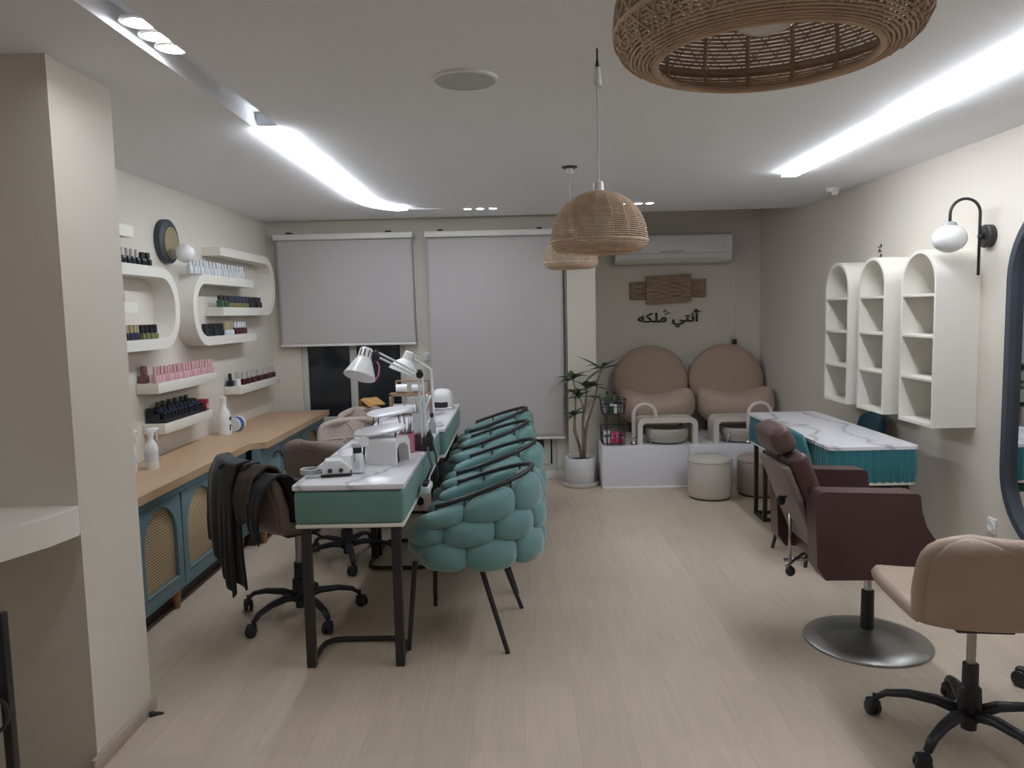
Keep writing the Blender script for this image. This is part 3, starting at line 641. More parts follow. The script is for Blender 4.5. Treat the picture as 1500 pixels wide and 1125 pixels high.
def swivel_chair(label, loc, rz, shell, quilt=False, star=0, up=0.):
    t = thing('swivel_chair', label, 'chair', loc, rz, 'swivel chairs with five castors')
    UP = Vector((0,0,up))
    MB().grid(lambda u, v: shell_pt(u, v*2-1)+UP, 40, 20).build('seat_shell', shell, t, 180, False, [('SOLIDIFY', dict(thickness=.055, offset=0.)), ('SUBSURF', dict(levels=1, render_levels=1))])
    edge = [shell_pt(0, -1+2*i/10) for i in range(11)] + [shell_pt(i/30, 1) for i in range(1, 31)] + [shell_pt(1, 1-2*i/10) for i in range(1, 11)] + [shell_pt(1-i/30, -1) for i in range(1, 30)]
    MB().tube([e+UP for e in edge], .0275, 8, True).build('rolled_edge', shell, t, 180)
    if quilt:
        q = MB()
        for s0, v0, s1, v1 in ((.55,-.9,1,-.55),(1,-.55,.75,-.1),(.75,-.1,1,.35),(1,.35,.7,.9),(.76,-.9,.76,.9),(.76,-.5,.5,-.1),(.76,.3,.5,-.1),(.76,.3,.5,.7),(.76,-.5,.5,-.9)):
            q.tube([shell_pt(s0+(s1-s0)*k/6, v0+(v1-v0)*k/6)+Vector((0,.029,.012))+UP for k in range(7)], .005, 6)
        q.build('quilted_seams', mat('pale_seam', (.62,.52,.46), .5), t, 180)
    MB().box(-.09,.09,-.10,.08,.385+up,.418+up,.006).build('seat_plate', black, t)
    MB().cyl((0,0,.22), (0,0,.39+up), .0145, n=14).build('gas_lift', steel, t)
    MB().lathe([(.038,.08),(.04,.10),(.036,.19),(.026,.20),(.025,.275),(.001,.275)], n=20).cyl((0,0,.045), (0,0,.09), .025, n=14).build('column_cover', black, t)
    MB().tube([(.03,.0,.395+up),(.16,.02,.395+up),(.2,.02,.39+up)], .006, 8).build('lever', black, t)
    for k in range(5):
        a = R(72*k+star); ca, sa = cos(a), sin(a)
        ba = MB().tube([(ca*r, sa*r, z) for r, z in ((.02,.10),(.1,.118),(.19,.115),(.26,.098),(.295,.07))], [.026,.024,.02,.017,.014], 10, flat=.7); ba = ba.build('base_arm', black, t, 180)
        M = Matrix.Translation((ca*.297, sa*.297, 0)) @ Matrix.Rotation(a+.7, 4, 'Z')
        c = MB()
        for sx in (-1, 1): c.lathe([(.001,0),(.024,0),(.027,.004),(.027,.014),(.022,.018),(.001,.018)], (0,0,0), 18, M @ Matrix.Translation((sx*.004+(0 if sx > 0 else -.018), -.012, .0275)) @ Matrix.Rotation(PI/2, 4, 'Y'))
        c.box(-.02,.02,-.034,.014,.03,.06,.008,M=M).cyl((ca*.297, sa*.297, .05), (ca*.297, sa*.297, .085), .008, n=8)
        c.build('castor', black, ba)
    return t
swivel_chair('large beige leatherette swivel chair at the right, nearest the viewer', (1.525, 2.52, 0), R(-7), beigel, star=-64, up=.035)
swivel_chair('grey brown swivel chair with a black jacket over its back', (-1.12, 3.735, 0), R(-45), brownl, star=-4, up=.05)
swivel_chair('brown swivel chair seen from behind, between cabinet and nearest table', (-1.075, 4.60, 0), R(-24), brownl, star=25, up=.03)
swivel_chair('quilted taupe swivel chair facing the manicure tables', (-1.14, 5.30, 0), R(-164), greyl, True, 0)
swivel_chair('far grey swivel chair by the window under a mustard garment', (-1.09, 6.02, 0), R(-125), greyl, star=40)

# clothes on the second chair
M = Matrix.Translation((-1.12,3.735,.05)) @ Matrix.Rotation(R(-45), 4, 'Z')
def lerp_path(P, a):
    q = a*(len(P)-1); i = min(int(q), len(P)-2); f = q-i; f = f*f*(3-2*f)*.5+f*.5
    return P[i][0]+(P[i+1][0]-P[i][0])*f, P[i][1]+(P[i+1][1]-P[i][1])*f
def drape(x0, x1, P, hem, wob, ph=0.):
    def f(u, v):
        y, z = lerp_path(P, v); x = x0+(x1-x0)*u
        k = max(0, (v-.5)*2)
        z -= hem(u)*k; y += .055*(x/.245)**2*(1-.6*k)+wob*sin(u*15+ph)*k-.01*k
        x += .012*sin(u*9+v*5+ph)*k
        return M @ Vector((x, y, z))
    return f
CL = [('SOLIDIFY', dict(thickness=.014, offset=0.)), ('SUBSURF', dict(levels=1, render_levels=1))]
t = thing('black_jacket', 'black jacket hanging over the back of a brown swivel chair', 'jacket', tuple(M @ Vector((0,-.3,.76))))
MB().grid(drape(-.215, .15, [(-.155,.55),(-.19,.64),(-.225,.72),(-.275,.79),(-.335,.785),(-.365,.72),(-.372,.60),(-.37,.48),(-.36,.36)], lambda u: -.02+.17*u, .016), 40, 40).build('jacket_body', jackm, t, 180, True, CL)
MB().grid(drape(.03, .13, [(-.30,.80),(-.37,.79),(-.395,.70),(-.402,.58),(-.40,.46),(-.39,.36)], lambda u: .08+.10*u, .012, 2.), 16, 24).build('sleeve', jackm, t, 180, True, CL)
MB().grid(drape(.212, .285, [(-.14,.55),(-.19,.66),(-.25,.735),(-.31,.745),(-.37,.70),(-.385,.62),(-.375,.54),(-.35,.48)], lambda u: .03*u, .008, 3.), 12, 24).build('sleeve', jackm, t, 180, True, CL)
MB().tube([M @ Vector(q) for q in ((.05,-.35,.80),(.04,-.385,.79),(.04,-.395,.77))], .008, 8).build('collar_tab', black, t, 180, True)
t = thing('brown_hoodie', 'dark brown garment hanging beside black jacket on same chair', 'garment', tuple(M @ Vector((.23,-.2,.72))))
hd = drape(.125, .225, [(-.16,.56),(-.20,.68),(-.25,.765),(-.30,.785),(-.365,.74),(-.385,.66),(-.375,.58),(-.35,.53)], lambda u: .02-.05*u, .014, 1.)
MB().grid(hd, 30, 24).build('garment_body', jack2, t, 180, True, CL)
MB().tube([M @ Vector(q) for q in ((.262,-.33,.62),(.268,-.34,.52),(.265,-.335,.44))], .005, 6).build('drawstring', black, t, 180, True)
t = thing('black_handbag', 'black soft handbag slumped on seat of the jacket chair', 'bag', tuple(M @ Vector((.1,.02,.47))))
def hb(u, v):
    a = u*2*PI; k = (1-v**2.2)
    return M @ Vector((.15+(.10*k+.012)*cos(a), .02+(.18*k+.02)*sin(a)-.12*v, .492+.20*v+.008*sin(a*5)*k))
MB().grid(hb, 32, 14).build('bag_body', jackm, t, 180, True, [('SOLIDIFY', dict(thickness=.01))])
MB().tube([M @ Vector((.235+.02*sin(k*.4), -.10+.018*k, .505+.035*sin(k*PI/8))) for k in range(9)], .006, 6).build('handle', black, t, 180, True)
M = Matrix.Translation((-1.09,6.02,0)) @ Matrix.Rotation(R(-125), 4, 'Z')
t = thing('mustard_garment', 'mustard garment hung on the far grey swivel chair', 'garment', tuple(M @ Vector((0,-.3,.76))))
def mg(u, v):
    x = -.05-.2*(u-.5)-.12; a = v
    y = -.24-.13*min(1, a*2.2)+.04*(2*u-1)**2; z = .76+.06*sin(min(1,a*2)*PI*.7)-.22*max(0, a-.35)
    return M @ Vector((x+.02*sin(a*7), y+.012*sin(u*11), z))
MB().grid(mg, 18, 20).build('cloth', orange, t, 180, True, [('SOLIDIFY', dict(thickness=.012)), ('SUBSURF', dict(levels=1, render_levels=1))])

# ------------------------------------------------------------------ on the manicure tables
t = thing('nail_drill', 'white electric nail drill box with black knobs on nearest table', 'nail drill', (-.815, 3.335, TZ), R(12))
MB().prism([(-.06,.012),(.06,.012),(.052,.045),(.02,.07),(-.045,.07),(-.056,.05)], 'xz', -.04, .045, .006).build('housing', plast, t)
MB().box(-.066,.068,-.05,.05,.003,.013,.005).build('base_plate', black, t)
for x in (-.025, .022): MB().lathe([(.010,0),(.009,.012),(.001,.012)], (x,-.04,.028), 14, Matrix.Rotation(PI/2,4,'X')).build('knob', black, t)
MB().tube([(-.05,-.03,.012),(-.09,-.045,.008),(-.13,-.04,.006)], .004, 6).tube([(-.05+.045*cos(a)-.06, .03+.05*sin(a), .008+.0012*a) for a in [k*.5 for k in range(38)]], .004, 6).build('cable', greyplast, t, 180)
t = thing('clear_pump_bottle', 'clear liquid bottle with black pump on nearest table', 'bottle', (-.725, 3.37, TZ))
MB().lathe([(.026,0),(.028,.004),(.028,.075),(.022,.09),(.016,.095),(.001,.095)], n=24).build('bottle', clear, t)
MB().lathe([(.020,.092),(.020,.115),(.017,.118),(.001,.118)], n=20).build('pump_collar', black, t)
MB().lathe([(.023,.118),(.026,.13),(.022,.136),(.001,.137)], n=20).build('pump_dish', greyplast, t)
MB().lathe([(.001,0),(.024,0),(.024,.004),(.001,.004)], (.032,-.005,.142), 20, Matrix.Rotation(R(65),4,'X')).build('flip_lid', plast, t)
MB().box(-.014,.014,-.0292,-.0275,.02,.055).build('label', polish['white'], t)
t = thing('nail_dust_collector', 'white arched nail lamp box under the near arm rest', 'nail lamp', (-.625, 3.60, TZ), R(72))
op = [(-.075,0)] + [(-.075+.02*(1-cos(R(a))), .10+.025*sin(R(a))) for a in range(0,91,15)] + [(.055,.125),(.075,.10),(.082,0),(.066,0),(.058,.075),(.02,.098),(-.03,.098),(-.055,.08),(-.06,0)]
MB().prism(op, 'xz', -.075, .08, .004).build('shell', plast, t)
MB().box(-.072,.078,-.075,.08,.0,.006).build('floor_plate', greyplast, t)
def armrest(loc, rz, label):
    t = thing('arm_rest', label, 'arm rest', loc, rz, 'grey padded arm rests on wire legs')
    MB().ell((0,0,.155), (.125,.085,.011), .75, Matrix.Rotation(R(-6),4,'Y') @ Matrix.Rotation(R(7),4,'X'), 32, 12).build('pad', mat('pad_leatherette', (.62,.62,.65), .28), t, 180)
    for s in (-1, 1):
        MB().tube([(s*.07,-.05,.15),(s*.085,-.06,.01),(s*.085,-.055,.004),(s*.085,.055,.004),(s*.085,.06,.01),(s*.07,.05,.15)], .0035, 6).build('wire_leg', blackm, t, 180)
    return t
armrest((-.665, 3.62, TZ), R(8), 'grey padded arm rest on black wire legs, on nearest table')
armrest((-.74, 4.30, TZ), R(25), 'grey padded arm rest behind the nearest one')
def basket(loc, label, m, w, h, tools, cols, short, name='tool_basket'):
    t = thing(name, label, 'basket', loc, 0)
    b = MB()
    for a in range(2):
        pass
    b.box(-w/2,w/2,-w/2,w/2,0,.004)
    for x0,x1,y0,y1 in ((-w/2,w/2,-w/2,-w/2+.004),(-w/2,w/2,w/2-.004,w/2),(-w/2,-w/2+.004,-w/2+.004,w/2-.004),(w/2-.004,w/2,-w/2+.004,w/2-.004)): b.box(x0,x1,y0,y1,.004,h)
    b.box(-w/2-.002,w/2+.002,-w/2-.002,-w/2,h*.55,h*.6).box(-w/2-.002,w/2+.002,-w/2-.002,-w/2,h*.96,h)
    b.build('basket_body', m, t)
    for i in range(tools):
        x, y = random.uniform(-.3,.3)*w, random.uniform(-.3,.3)*w; L = random.uniform(1.3,1.95)*h; dx, dy = random.uniform(-.025,.025), random.uniform(-.02,.02)
        mm = random.choice(cols)
        r = random.uniform(.0022,.004)
        o = MB().tube([(x,y,.006),(x+dx*.7,y+dy*.7,L*.75),(x+dx,y+dy,L)], [r,r,r*.4], 6).build('nail_tool', mm, None, 180); o.location = loc
        tag(o, 'thin nail tool or brush standing in the '+short, 'nail tool', 'tools in the '+short)
    return t
basket((-.578, 3.87, TZ), 'pink square basket full of metal nail tools', pinkp, .078, .10, 16, [steel, chrome, black, greyplast], 'pink basket')
basket((-.515, 3.925, TZ), 'dark brown tool box beside the pink basket', mat('dark_brown_box', (.11,.075,.07), .5), .05, .085, 7, [greyplast, steel, black], 'dark brown tool box')
basket((-.60, 4.58, TZ), 'grey pot of brushes behind the pink basket', greyplast, .08, .11, 14, [greyplast, polish['grey'], polish['silver'], steel], 'grey pot behind the pink basket')
# desk lamps
t = thing('desk_lamp', 'white cone desk lamp on jointed arm clamped to middle table', 'desk lamp', (-.475, 3.90, TZ))
MB().box(-.025,.03,-.03,.03,-.05+.05,.075,.006).prism([(-.01,.07),(.028,.07),(.012,.11)], 'xz', -.02, .02).build('clamp', black, t)
MB().cyl((-.022,-.006,.03), (-.034,-.006,.385), .0065, n=10).cyl((-.004,-.006,.06), (-.016,-.006,.385), .0065, n=10).build('lower_arm', plast, t)
MB().lathe([(.018,-.014),(.02,0),(.018,.014)], (-.028,-.006,.395), 16, Matrix.Rotation(PI/2,4,'X')).ell((-.03,-.006,.41), (.016,.014,.014)).build('elbow_joint', black, t)
MB().cyl((-.035,-.01,.405), (-.215,-.10,.515), .0055, n=10).cyl((-.035,-.01,.385), (-.215,-.10,.492), .0055, n=10).build('upper_arm', plast, t)
MB().ell((-.228,-.105,.50), (.018,.016,.03)).build('shade_joint', black, t)
Ms = Matrix.Translation((-.30,-.135,.432)) @ Matrix.Rotation(R(13),4,'Y') @ Matrix.Rotation(R(-24),4,'X')
MB().lathe([(.079,-.035),(.081,-.033),(.066,.0),(.040,.058),(.036,.062),(.034,.11),(.028,.117),(.001,.118)], (0,0,0), 32, Ms).build('shade', plast, t, 40)
MB().lathe([(.001,-.028),(.074,-.032),(.076,-.034)], (0,0,0), 32, Ms).build('reflector', greyplast, t, 40)
v = MB()
for k in range(10):
    a = 2*PI*k/10; v.box(-.003,.003,.0345,.0362,.068,.104,M=Ms @ Matrix.Rotation(a,4,'Z'))
v.build('vent_slot', black, t)
MB().tube([(-.235,-.10,.49),(-.212,-.12,.45),(-.215,-.13,.41),(-.228,-.14,.385)], .004, 6).build('red_wire', pinkp, t, 180)
MB().tube([(.025,-.01,.04),(.045,-.03,-.02),(.055,-.05,-.12),(.05,-.07,-.17)], .005, 6).build('cable', black, t, 180)
t = thing('desk_lamp', 'white dome desk lamp standing behind the cone desk lamp', 'desk lamp', (-.53, 4.75, TZ))
MB().lathe([(.06,0),(.06,.012),(.02,.02),(.001,.02)], n=24).build('base', greyplast, t)
MB().cyl((0,0,.015), (-.01,0,.36), .007, n=10).build('lower_arm', plast, t)
MB().cyl((-.01,0,.36), (-.115,-.02,.43), .006, n=10).build('upper_arm', plast, t)
Ms = Matrix.Translation((-.175,-.03,.375)) @ Matrix.Rotation(R(22),4,'Y') @ Matrix.Rotation(R(-5),4,'X')
MB().lathe([(.088,-.03),(.089,-.027),(.08,.0),(.06,.03),(.036,.05),(.031,.055),(.029,.10),(.022,.106),(.001,.107)], (0,0,0), 32, Ms).build('shade', plast, t, 40)
MB().tube([Ms @ Vector((.03+.022*(1-cos(a)), 0, .075+.02*sin(a))) for a in [k*PI/8 for k in range(17)]], .003, 6).build('shade_ring', greyplast, t, 180)
# wooden rack with rolls
t = thing('wooden_rack', 'small two level wooden rack on the farthest manicure table', 'rack', (-.75, 5.30, TZ))
b = MB()
for x in (-.145, .13): b.box(x,x+.018,-.05,.05,0,.155,.002)
b.box(-.145,.148,-.05,.05,.14,.16,.002).box(-.127,.13,-.05,.05,.0,.01).box(-.11,.13,.02,.05,.235,.245,.002)
for x in (-.11,.118): b.box(x,x+.012,.02,.05,.16,.236,.002)
b.build('rack_frame', rackwood, t)
for i, (x, z, m, r) in enumerate(((-.085,.05,plast,.035),(.0,.05,polish['white'],.038),(.078,.05,plast,.034),(-.06,.192,plast,.03),(.05,.19,polish['white'],.028))):
    o = thing('tissue_roll', ['left white roll inside the wooden rack','middle white roll inside the wooden rack','right white roll inside the wooden rack','left white roll on top of the wooden rack','right white roll on top of the wooden rack'][i], 'roll', (-.75+x, 5.29, TZ+z-r+(.012-.012)), 0, 'white rolls on the wooden rack')
    Mr = Matrix.Rotation(PI/2,4,'Y')
    MB().lathe([(r*.35,-.038),(r,-.038),(r,.038),(r*.35,.038)], (0,0,r), 22, Mr).build('paper', m, o)
    MB().lathe([(r*.34,-.039),(r*.34,.039)], (0,0,r), 14, Mr).build('core', rackwood, o)
t = thing('nail_lamp', 'white rounded nail lamp on far end of the table row', 'nail lamp', (-.57, 5.66, TZ))
MB().ell((0,0,.065), (.085,.095,.085), .75, nu=28, nv=16).box(-.08,.08,-.09,.09,0,.02,.01).build('housing', plast, t, 60)
MB().box(-.05,.05,-.0965,-.08,.018,.06,.01).build('opening', black, t)
t = thing('hanging_tools', 'grey tool holder bristling with white brushes near the far nail lamp', 'brush holder', (-.625, 5.02, TZ))
MB().lathe([(.03,0),(.034,.07),(.03,.07),(.027,.005)], n=18).build('cup', greyplast, t)
for i in range(9):
    a = i*.7; o = MB().tube([(.015*cos(a),.015*sin(a),.01),(.03*cos(a),.03*sin(a),.11),(.045*cos(a)+.01,.045*sin(a),.17)], [.003,.004,.008], 6); o = o.build('white_brush', random.choice([plast, polish['grey'], polish['silver']]), None, 180); o.location = (-.625,5.02,TZ); tag(o, 'pale brush fanning out of the grey brush holder', 'brush', 'brushes in the grey brush holder')
t = thing('grey_bottle', 'small grey bottle at right edge of the middle table', 'bottle', (-.515, 4.48, TZ))
MB().lathe([(.022,0),(.022,.06),(.01,.075),(.009,.1),(.001,.1)], n=16).build('body', polish['grey'], t)
MB().lathe([(.011,.095),(.011,.12),(.001,.12)], n=12).build('cap', black, t)
t = thing('paper_sheet', 'white printed paper sheet on the farthest manicure table', 'paper', (-.56, 4.83, TZ), R(6))
MB().box(-.07,.07,-.10,.10,.0005,.0025).build('sheet', polish['white'], t)
MB().box(-.05,.05,.03,.034,.0025,.003).box(-.05,.03,.01,.014,.0025,.003).box(-.05,.04,-.03,-.026,.0025,.003).build('print', polish['grey'], t)
t = thing('power_strip', 'white power strip hanging by black cable at the table side', 'power strip', (-.435, 3.62, .65))
MB().box(-.475,-.43,3.55,3.70,.655,.685,.006).build('strip_body', plast, t, 40, True)
MB().box(-.465,-.44,3.57,3.595,.685,.705,.004).box(-.465,-.44,3.62,3.645,.685,.705,.004).build('plug', black, t, 40, True)
MB().tube([(-.455,3.64,.70),(-.43,3.68,.76),(-.452,3.74,.81),(-.458,3.78,.84)], .006, 6).build('cable', black, t, 180, True)
t = thing('litter_scrap', 'crumpled pale scrap on the floor under the nearest table', 'litter', (-.63, 3.75, 0))
MB().ell((0,0,.008), (.02,.014,.008), 1.3, nu=10, nv=6).ell((.018,.01,.006), (.012,.01,.006), 1.3, nu=8, nv=6).build('crumple', polish['silver'], t)
t = thing('door_wedge', 'small black wedge on the floor by the pillar base', 'wedge', (-1.41, 2.78, 0), R(30))
MB().prism([(-.02,.0),(.03,.0),(-.02,.018)], 'xz', -.01, .01, .002).build('wedge', black, t)

# ------------------------------------------------------------------ pedicure corner
t = thing('pedicure_platform', 'white marbled step platform below the two round tan chairs', 'platform', (1.54, 6.9, 0))
MB().box(.695, 1.423, 6.345, 7.595, .02, .36, .004).box(1.427, XR-.003, 6.345, 7.595, .02, .36, .004).build('panel_box', platm, t, 40, True)
MB().box(.70, XR-.003, 6.335, 7.58, 0, .022, .003).build('base_strip', white, t, 40, True)
def ped_chair(loc, label):
    t = thing('pedicure_armchair', label, 'armchair', loc, 0, 'round tan pedicure armchairs')
    Mb = Matrix.Translation((0,.14,.45)) @ Matrix.Rotation(R(90-12),4,'X')
    MB().lathe([(.001,-.075),(.28,-.075),(.335,-.055),(.36,-.015),(.36,.02),(.335,.055),(.27,.075),(.001,.078)], (0,0,0), 48, Mb, 1.0, .97).build('round_back', tanf, t, 180)
    # bowl seat that rises into arms
    def seat(u, v):
        a = u*2*PI; ph = -PI/2+v*PI
        e = lambda x, k: math.copysign(abs(x)**k, x)
        x = .358*e(cos(ph),.75)*e(cos(a),.85); y = .27*e(cos(ph),.75)*e(sin(a),.9); z = .20*e(sin(ph),.7)
        if z > 0:
            z = z*(.60+.95*min(1,(abs(x)/.36))**2.2)
        if y > 0: z += .0
        k = 1-.36*max(0, -z/.2)**1.5
        return Vector((x*k, y*k-.16, z+.23))
    MB().grid(seat, 56, 28).build('bowl_seat', tanf2, t, 180)
    MB().lathe([(.24,0),(.25,.005),(.25,.07),(.22,.08),(.001,.08)], (0,-.10,0), 36).build('base', mat('dark_base', (.09,.08,.075), .6), t)
    return t
c1 = ped_chair((1.285, 7.27, .36), 'left round tan pedicure armchair, below the dark lettering')
dup(c1, (2.015, 7.27, .36), 0, 'right round tan pedicure armchair in the corner by the wall')
def footbath(x, y, z, side, label):
    t = thing('foot_bath', label, 'foot bath', (x, y, z), 0, 'foot baths on the platform')
    w, h, th = .255, .225, .042
    o = [(-w,0)] + [(-w+.06-.06*cos(R(a)), h-.06+.06*sin(R(a))) for a in range(0,91,15)] + [(w-.06+.06*sin(R(a)), h-.06+.06*cos(R(a))) for a in range(0,91,15)] + [(w,0),(w-th,0),(w-th,h-th-.02),(w-th-.02,h-th),(-w+th+.02,h-th),(-w+th,h-th-.02),(-w+th,0)]
    MB().prism(o, 'xz', -.08, .14, .006).build('arch_rest', archw, t)
    MB().lathe([(.10,0),(.16,.02),(.185,.07),(.185,.11),(.175,.125),(.16,.13),(.155,.115),(.13,.05),(.001,.04)], (.01,.02,0), 40, None, 1, .85).build('basin', skin_basin, t)
    MB().tube([(-.13,-.05,.0),(-.15,-.09,.02),(-.14,-.1,.06),(-.11,-.07,.12)], .006, 6).build('hose', chrome, t, 180)
    return t
footbath(1.26, 6.50, .36, 1, 'left foot bath under its arched rest on the platform')
footbath(1.905, 6.50, .36, 1, 'right foot bath under its arched rest, behind the teal table')
def faucet(x, y, label):
    t = thing('gooseneck_faucet', label, 'faucet', (x, y, .36), 0, 'pale gooseneck faucets')
    MB().tube([(0,0,0),(0,0,.25)] + [(.095-.095*cos(R(a)), 0, .25+.095*sin(R(a))) for a in range(12,181,12)] + [(.195,0,.225)], .0165, 12).build('spout', mat('pale_pink_metal', (.70,.62,.58), .3), t, 180)
    MB().lathe([(.026,0),(.026,.02),(.018,.03)], n=18).cyl((.0,-.015,.06), (.02,-.05,.07), .007, n=8).build('valve_base', chrome, t)
faucet(.972, 6.44, 'gooseneck faucet left of the left foot bath'); faucet(1.935-.335+.0+.33, 6.33+.06, 'gooseneck faucet showing behind corner of the teal table')
def ottoman(x, y, label, m, r=.172, h=.33):
    t = thing('ottoman', label, 'ottoman', (x, y, 0), 0, 'round upholstered ottomans')
    MB().lathe([(r*.93,.012),(r,.03),(r,h-.03),(r*.97,h-.01),(r*.90,h),(.001,h)], n=48).build('upholstery', m, t, 60)
    MB().lathe([(r*.92,0),(r*.92,.014)], n=48).build('base_ring', black, t)
    MB().tube([(r*1.0*cos(2*PI*k/48), r*1.0*sin(2*PI*k/48), h-.028) for k in range(48)], .005, 6, True).build('piping', m, t, 180)
ottoman(1.515, 6.02, 'pale grey ottoman in front of the platform', otto); ottoman(1.94, 6.10, 'tan ottoman behind the black table legs', otto2, .18, .31)
# wire rack on the platform corner
t = thing('wire_basket_stand', 'black two tier wire basket stand on platform corner', 'wire rack', (.80, 6.47, .36))
def wire_basket(zb, zt, w, d, fl):
    b = MB()
    for z, k in ((zb, fl), ((zb+zt)/2, (1+fl)/2), (zt, 1.)):
        b.tube([(-w*k,-d*k,z),(w*k,-d*k,z),(w*k,d*k,z),(-w*k,d*k,z)], .003, 6, True)
    for i in range(7):
        x = -w+2*w*i/6
        for sy in (-1, 1): b.tube([(x*fl,sy*d*fl,zb),(x,sy*d,zt)], .0018, 5)
    for i in range(5):
        y = -d+2*d*i/4
        for sx in (-1, 1): b.tube([(sx*w*fl,y*fl,zb),(sx*w,y,zt)], .0018, 5)
    for i in range(6): b.tube([(-w*fl, (-d+2*d*i/5)*fl, zb), (w*fl, (-d+2*d*i/5)*fl, zb)], .0018, 5)
    return b
wire_basket(.02, .16, .10, .08, .95).build('lower_basket', blackm, t, 180)
wire_basket(.27, .395, .105, .08, .85).build('upper_basket', blackm, t, 180)
for sx in (-1, 1):
    for sy in (-1, 1): MB().cyl((sx*.055, sy*.07, .0), (sx*.055, sy*.07, .40), .0035, n=6).build('post', blackm, t)
for i, (x, y, m, w, h, lb) in enumerate(((-.07,-.045,plast,.025,.10,'white pack at left in lower wire basket'),(-.04,-.045,polish['white'],.022,.105,'second white pack from left in lower wire basket'),(-.008,-.045,hotpink,.034,.09,'left hot pink pack in lower wire basket'),(.03,-.045,hotpink,.034,.095,'middle hot pink pack in lower wire basket'),(.068,-.045,red,.03,.075,'dark red pack at right in lower wire basket'))):
    o = thing('product_pack', lb, 'pack', (.80+x, 6.47+y, .382), 0, 'packs in the lower wire basket')
    MB().box(-w/2,w/2,-.02,.035,0,h,.003).build('carton', m, o); MB().box(-w*.35,w*.35,-.0215,-.0195,h*.5,h*.8).build('print', polish['pink'] if m is hotpink else polish['grey'], o)
for i, (x, m, h, lb) in enumerate(((-.06,polish['grey'],.09,'grey jar at left in upper wire basket'),(-.012,polish['green'],.08,'dark green jar in middle of upper wire basket'),(.022,plast,.10,'white tube in upper wire basket'),(.065,polish['grey'],.095,'grey tube at right in upper wire basket'))):
    o = thing('product_jar', lb, 'jar', (.80+x, 6.455, .632), 0, 'jars in the upper wire basket')
    MB().lathe([(.018,0),(.02,.004),(.02,h*.75),(.014,h*.8)], n=14).build('jar_body', m, o); MB().lathe([(.017,h*.78),(.017,h),(.001,h)], n=14).build('lid', random.choice([black, plast]), o)
for i, (x, lb) in enumerate(((-.04,'left small dark bottle sticking out of the upper wire basket'),(.02,'right small dark bottle sticking out of the upper wire basket'))):
    o = thing('dark_bottle', lb, 'bottle', (.80+x, 6.52, .632), 0, 'dark bottles in the upper wire basket')
    MB().lathe([(.016,0),(.016,.12),(.008,.14),(.008,.16)], n=12).build('bottle_body', polish['green'], o); MB().lathe([(.012,.155),(.012,.18),(.001,.18)], n=12).build('cap', black, o)

# potted plant
t = thing('potted_plant', 'leafy plant with bare stems in a white pot by the blind', 'plant', (.522, 6.54, 0))
MB().lathe([(.145,0),(.155,.006),(.158,.028),(.15,.032),(.14,.018),(.001,.018)], n=40).build('saucer', mat('cream_saucer', (.68,.62,.55), .4), t)
MB().lathe([(.118,.02),(.126,.03),(.132,.24),(.128,.248),(.118,.245),(.116,.215),(.001,.215)], n=40).build('pot', potm, t)
MB().lathe([(.115,.215),(.08,.226),(.001,.23)], n=30).build('soil', soil, t)
stems = [[(.02,-.02,.21),(-.01,-.02,.36),(-.05,-.02,.48),(-.035,-.01,.66),(-.03,0,.82),(-.055,.0,.93)], [(.03,0,.21),(.03,.0,.4),(.03,.01,.58),(.06,.02,.74),(.065,.02,.84)], [(.035,.01,.21),(.05,.01,.42),(.07,.02,.54),(.13,.02,.72),(.165,.01,.92),(.20,0,1.01)], [(.0,-.02,.33),(-.04,-.03,.46),(-.045,-.03,.56),(-.05,-.03,.62)], [(.045,.01,.45),(.03,.0,.52),(.04,.0,.66),(.0,.0,.78)]]
for s in stems: MB().tube(s, [.014*(1-.6*i/(len(s)-1)) for i in range(len(s))], 8).build('stem', barkm, t, 180)
def leaf(o, d, L, W, droop):
    d = Vector(d).normalized(); side = d.cross(Vector((0,0,1)));
    if side.length < .1: side = Vector((1,0,0))
    side.normalize(); up = side.cross(d)
    m = MB()
    def f(u, v):
        w = W*sin(PI*min(1,u**.8))*(1-.15*u)
        return Vector(o)+d*L*u+Vector((0,0,-droop*L*u*u))+side*(v*2-1)*w+up*(abs(v*2-1)*w*.35)
    m.grid(f, 8, 4)
    return m
spots = [(-.055,0,.93,11,.17),(.065,.02,.84,8,.16),(.20,0,1.01,6,.19),(-.05,-.03,.62,9,.14),(.0,0,.78,8,.14),(.14,.02,.76,5,.13),(.15,.01,.86,4,.13),(-.03,0,.80,5,.12)]
for (x, y, z, n, L) in spots:
    for k in range(n):
        a = 2*PI*k/n+random.uniform(-.4,.4); el = random.uniform(.05,.95)
        dx, dy = cos(a), sin(a)*.6
        leaf((x,y,z-.02*random.random()), (dx,dy,el), L*random.uniform(.75,1.15), random.uniform(.022,.034), random.uniform(.15,.6)).build('leaf', leafm, t, 180)
for d, L in (((-.95,-.1,.62), .27), ((1,-.05,.35), .18), ((-.6,-.1,-.35), .2)):
    leaf((.20,0,1.0), d, L, .032, .1).build('leaf', leafm, t, 180)

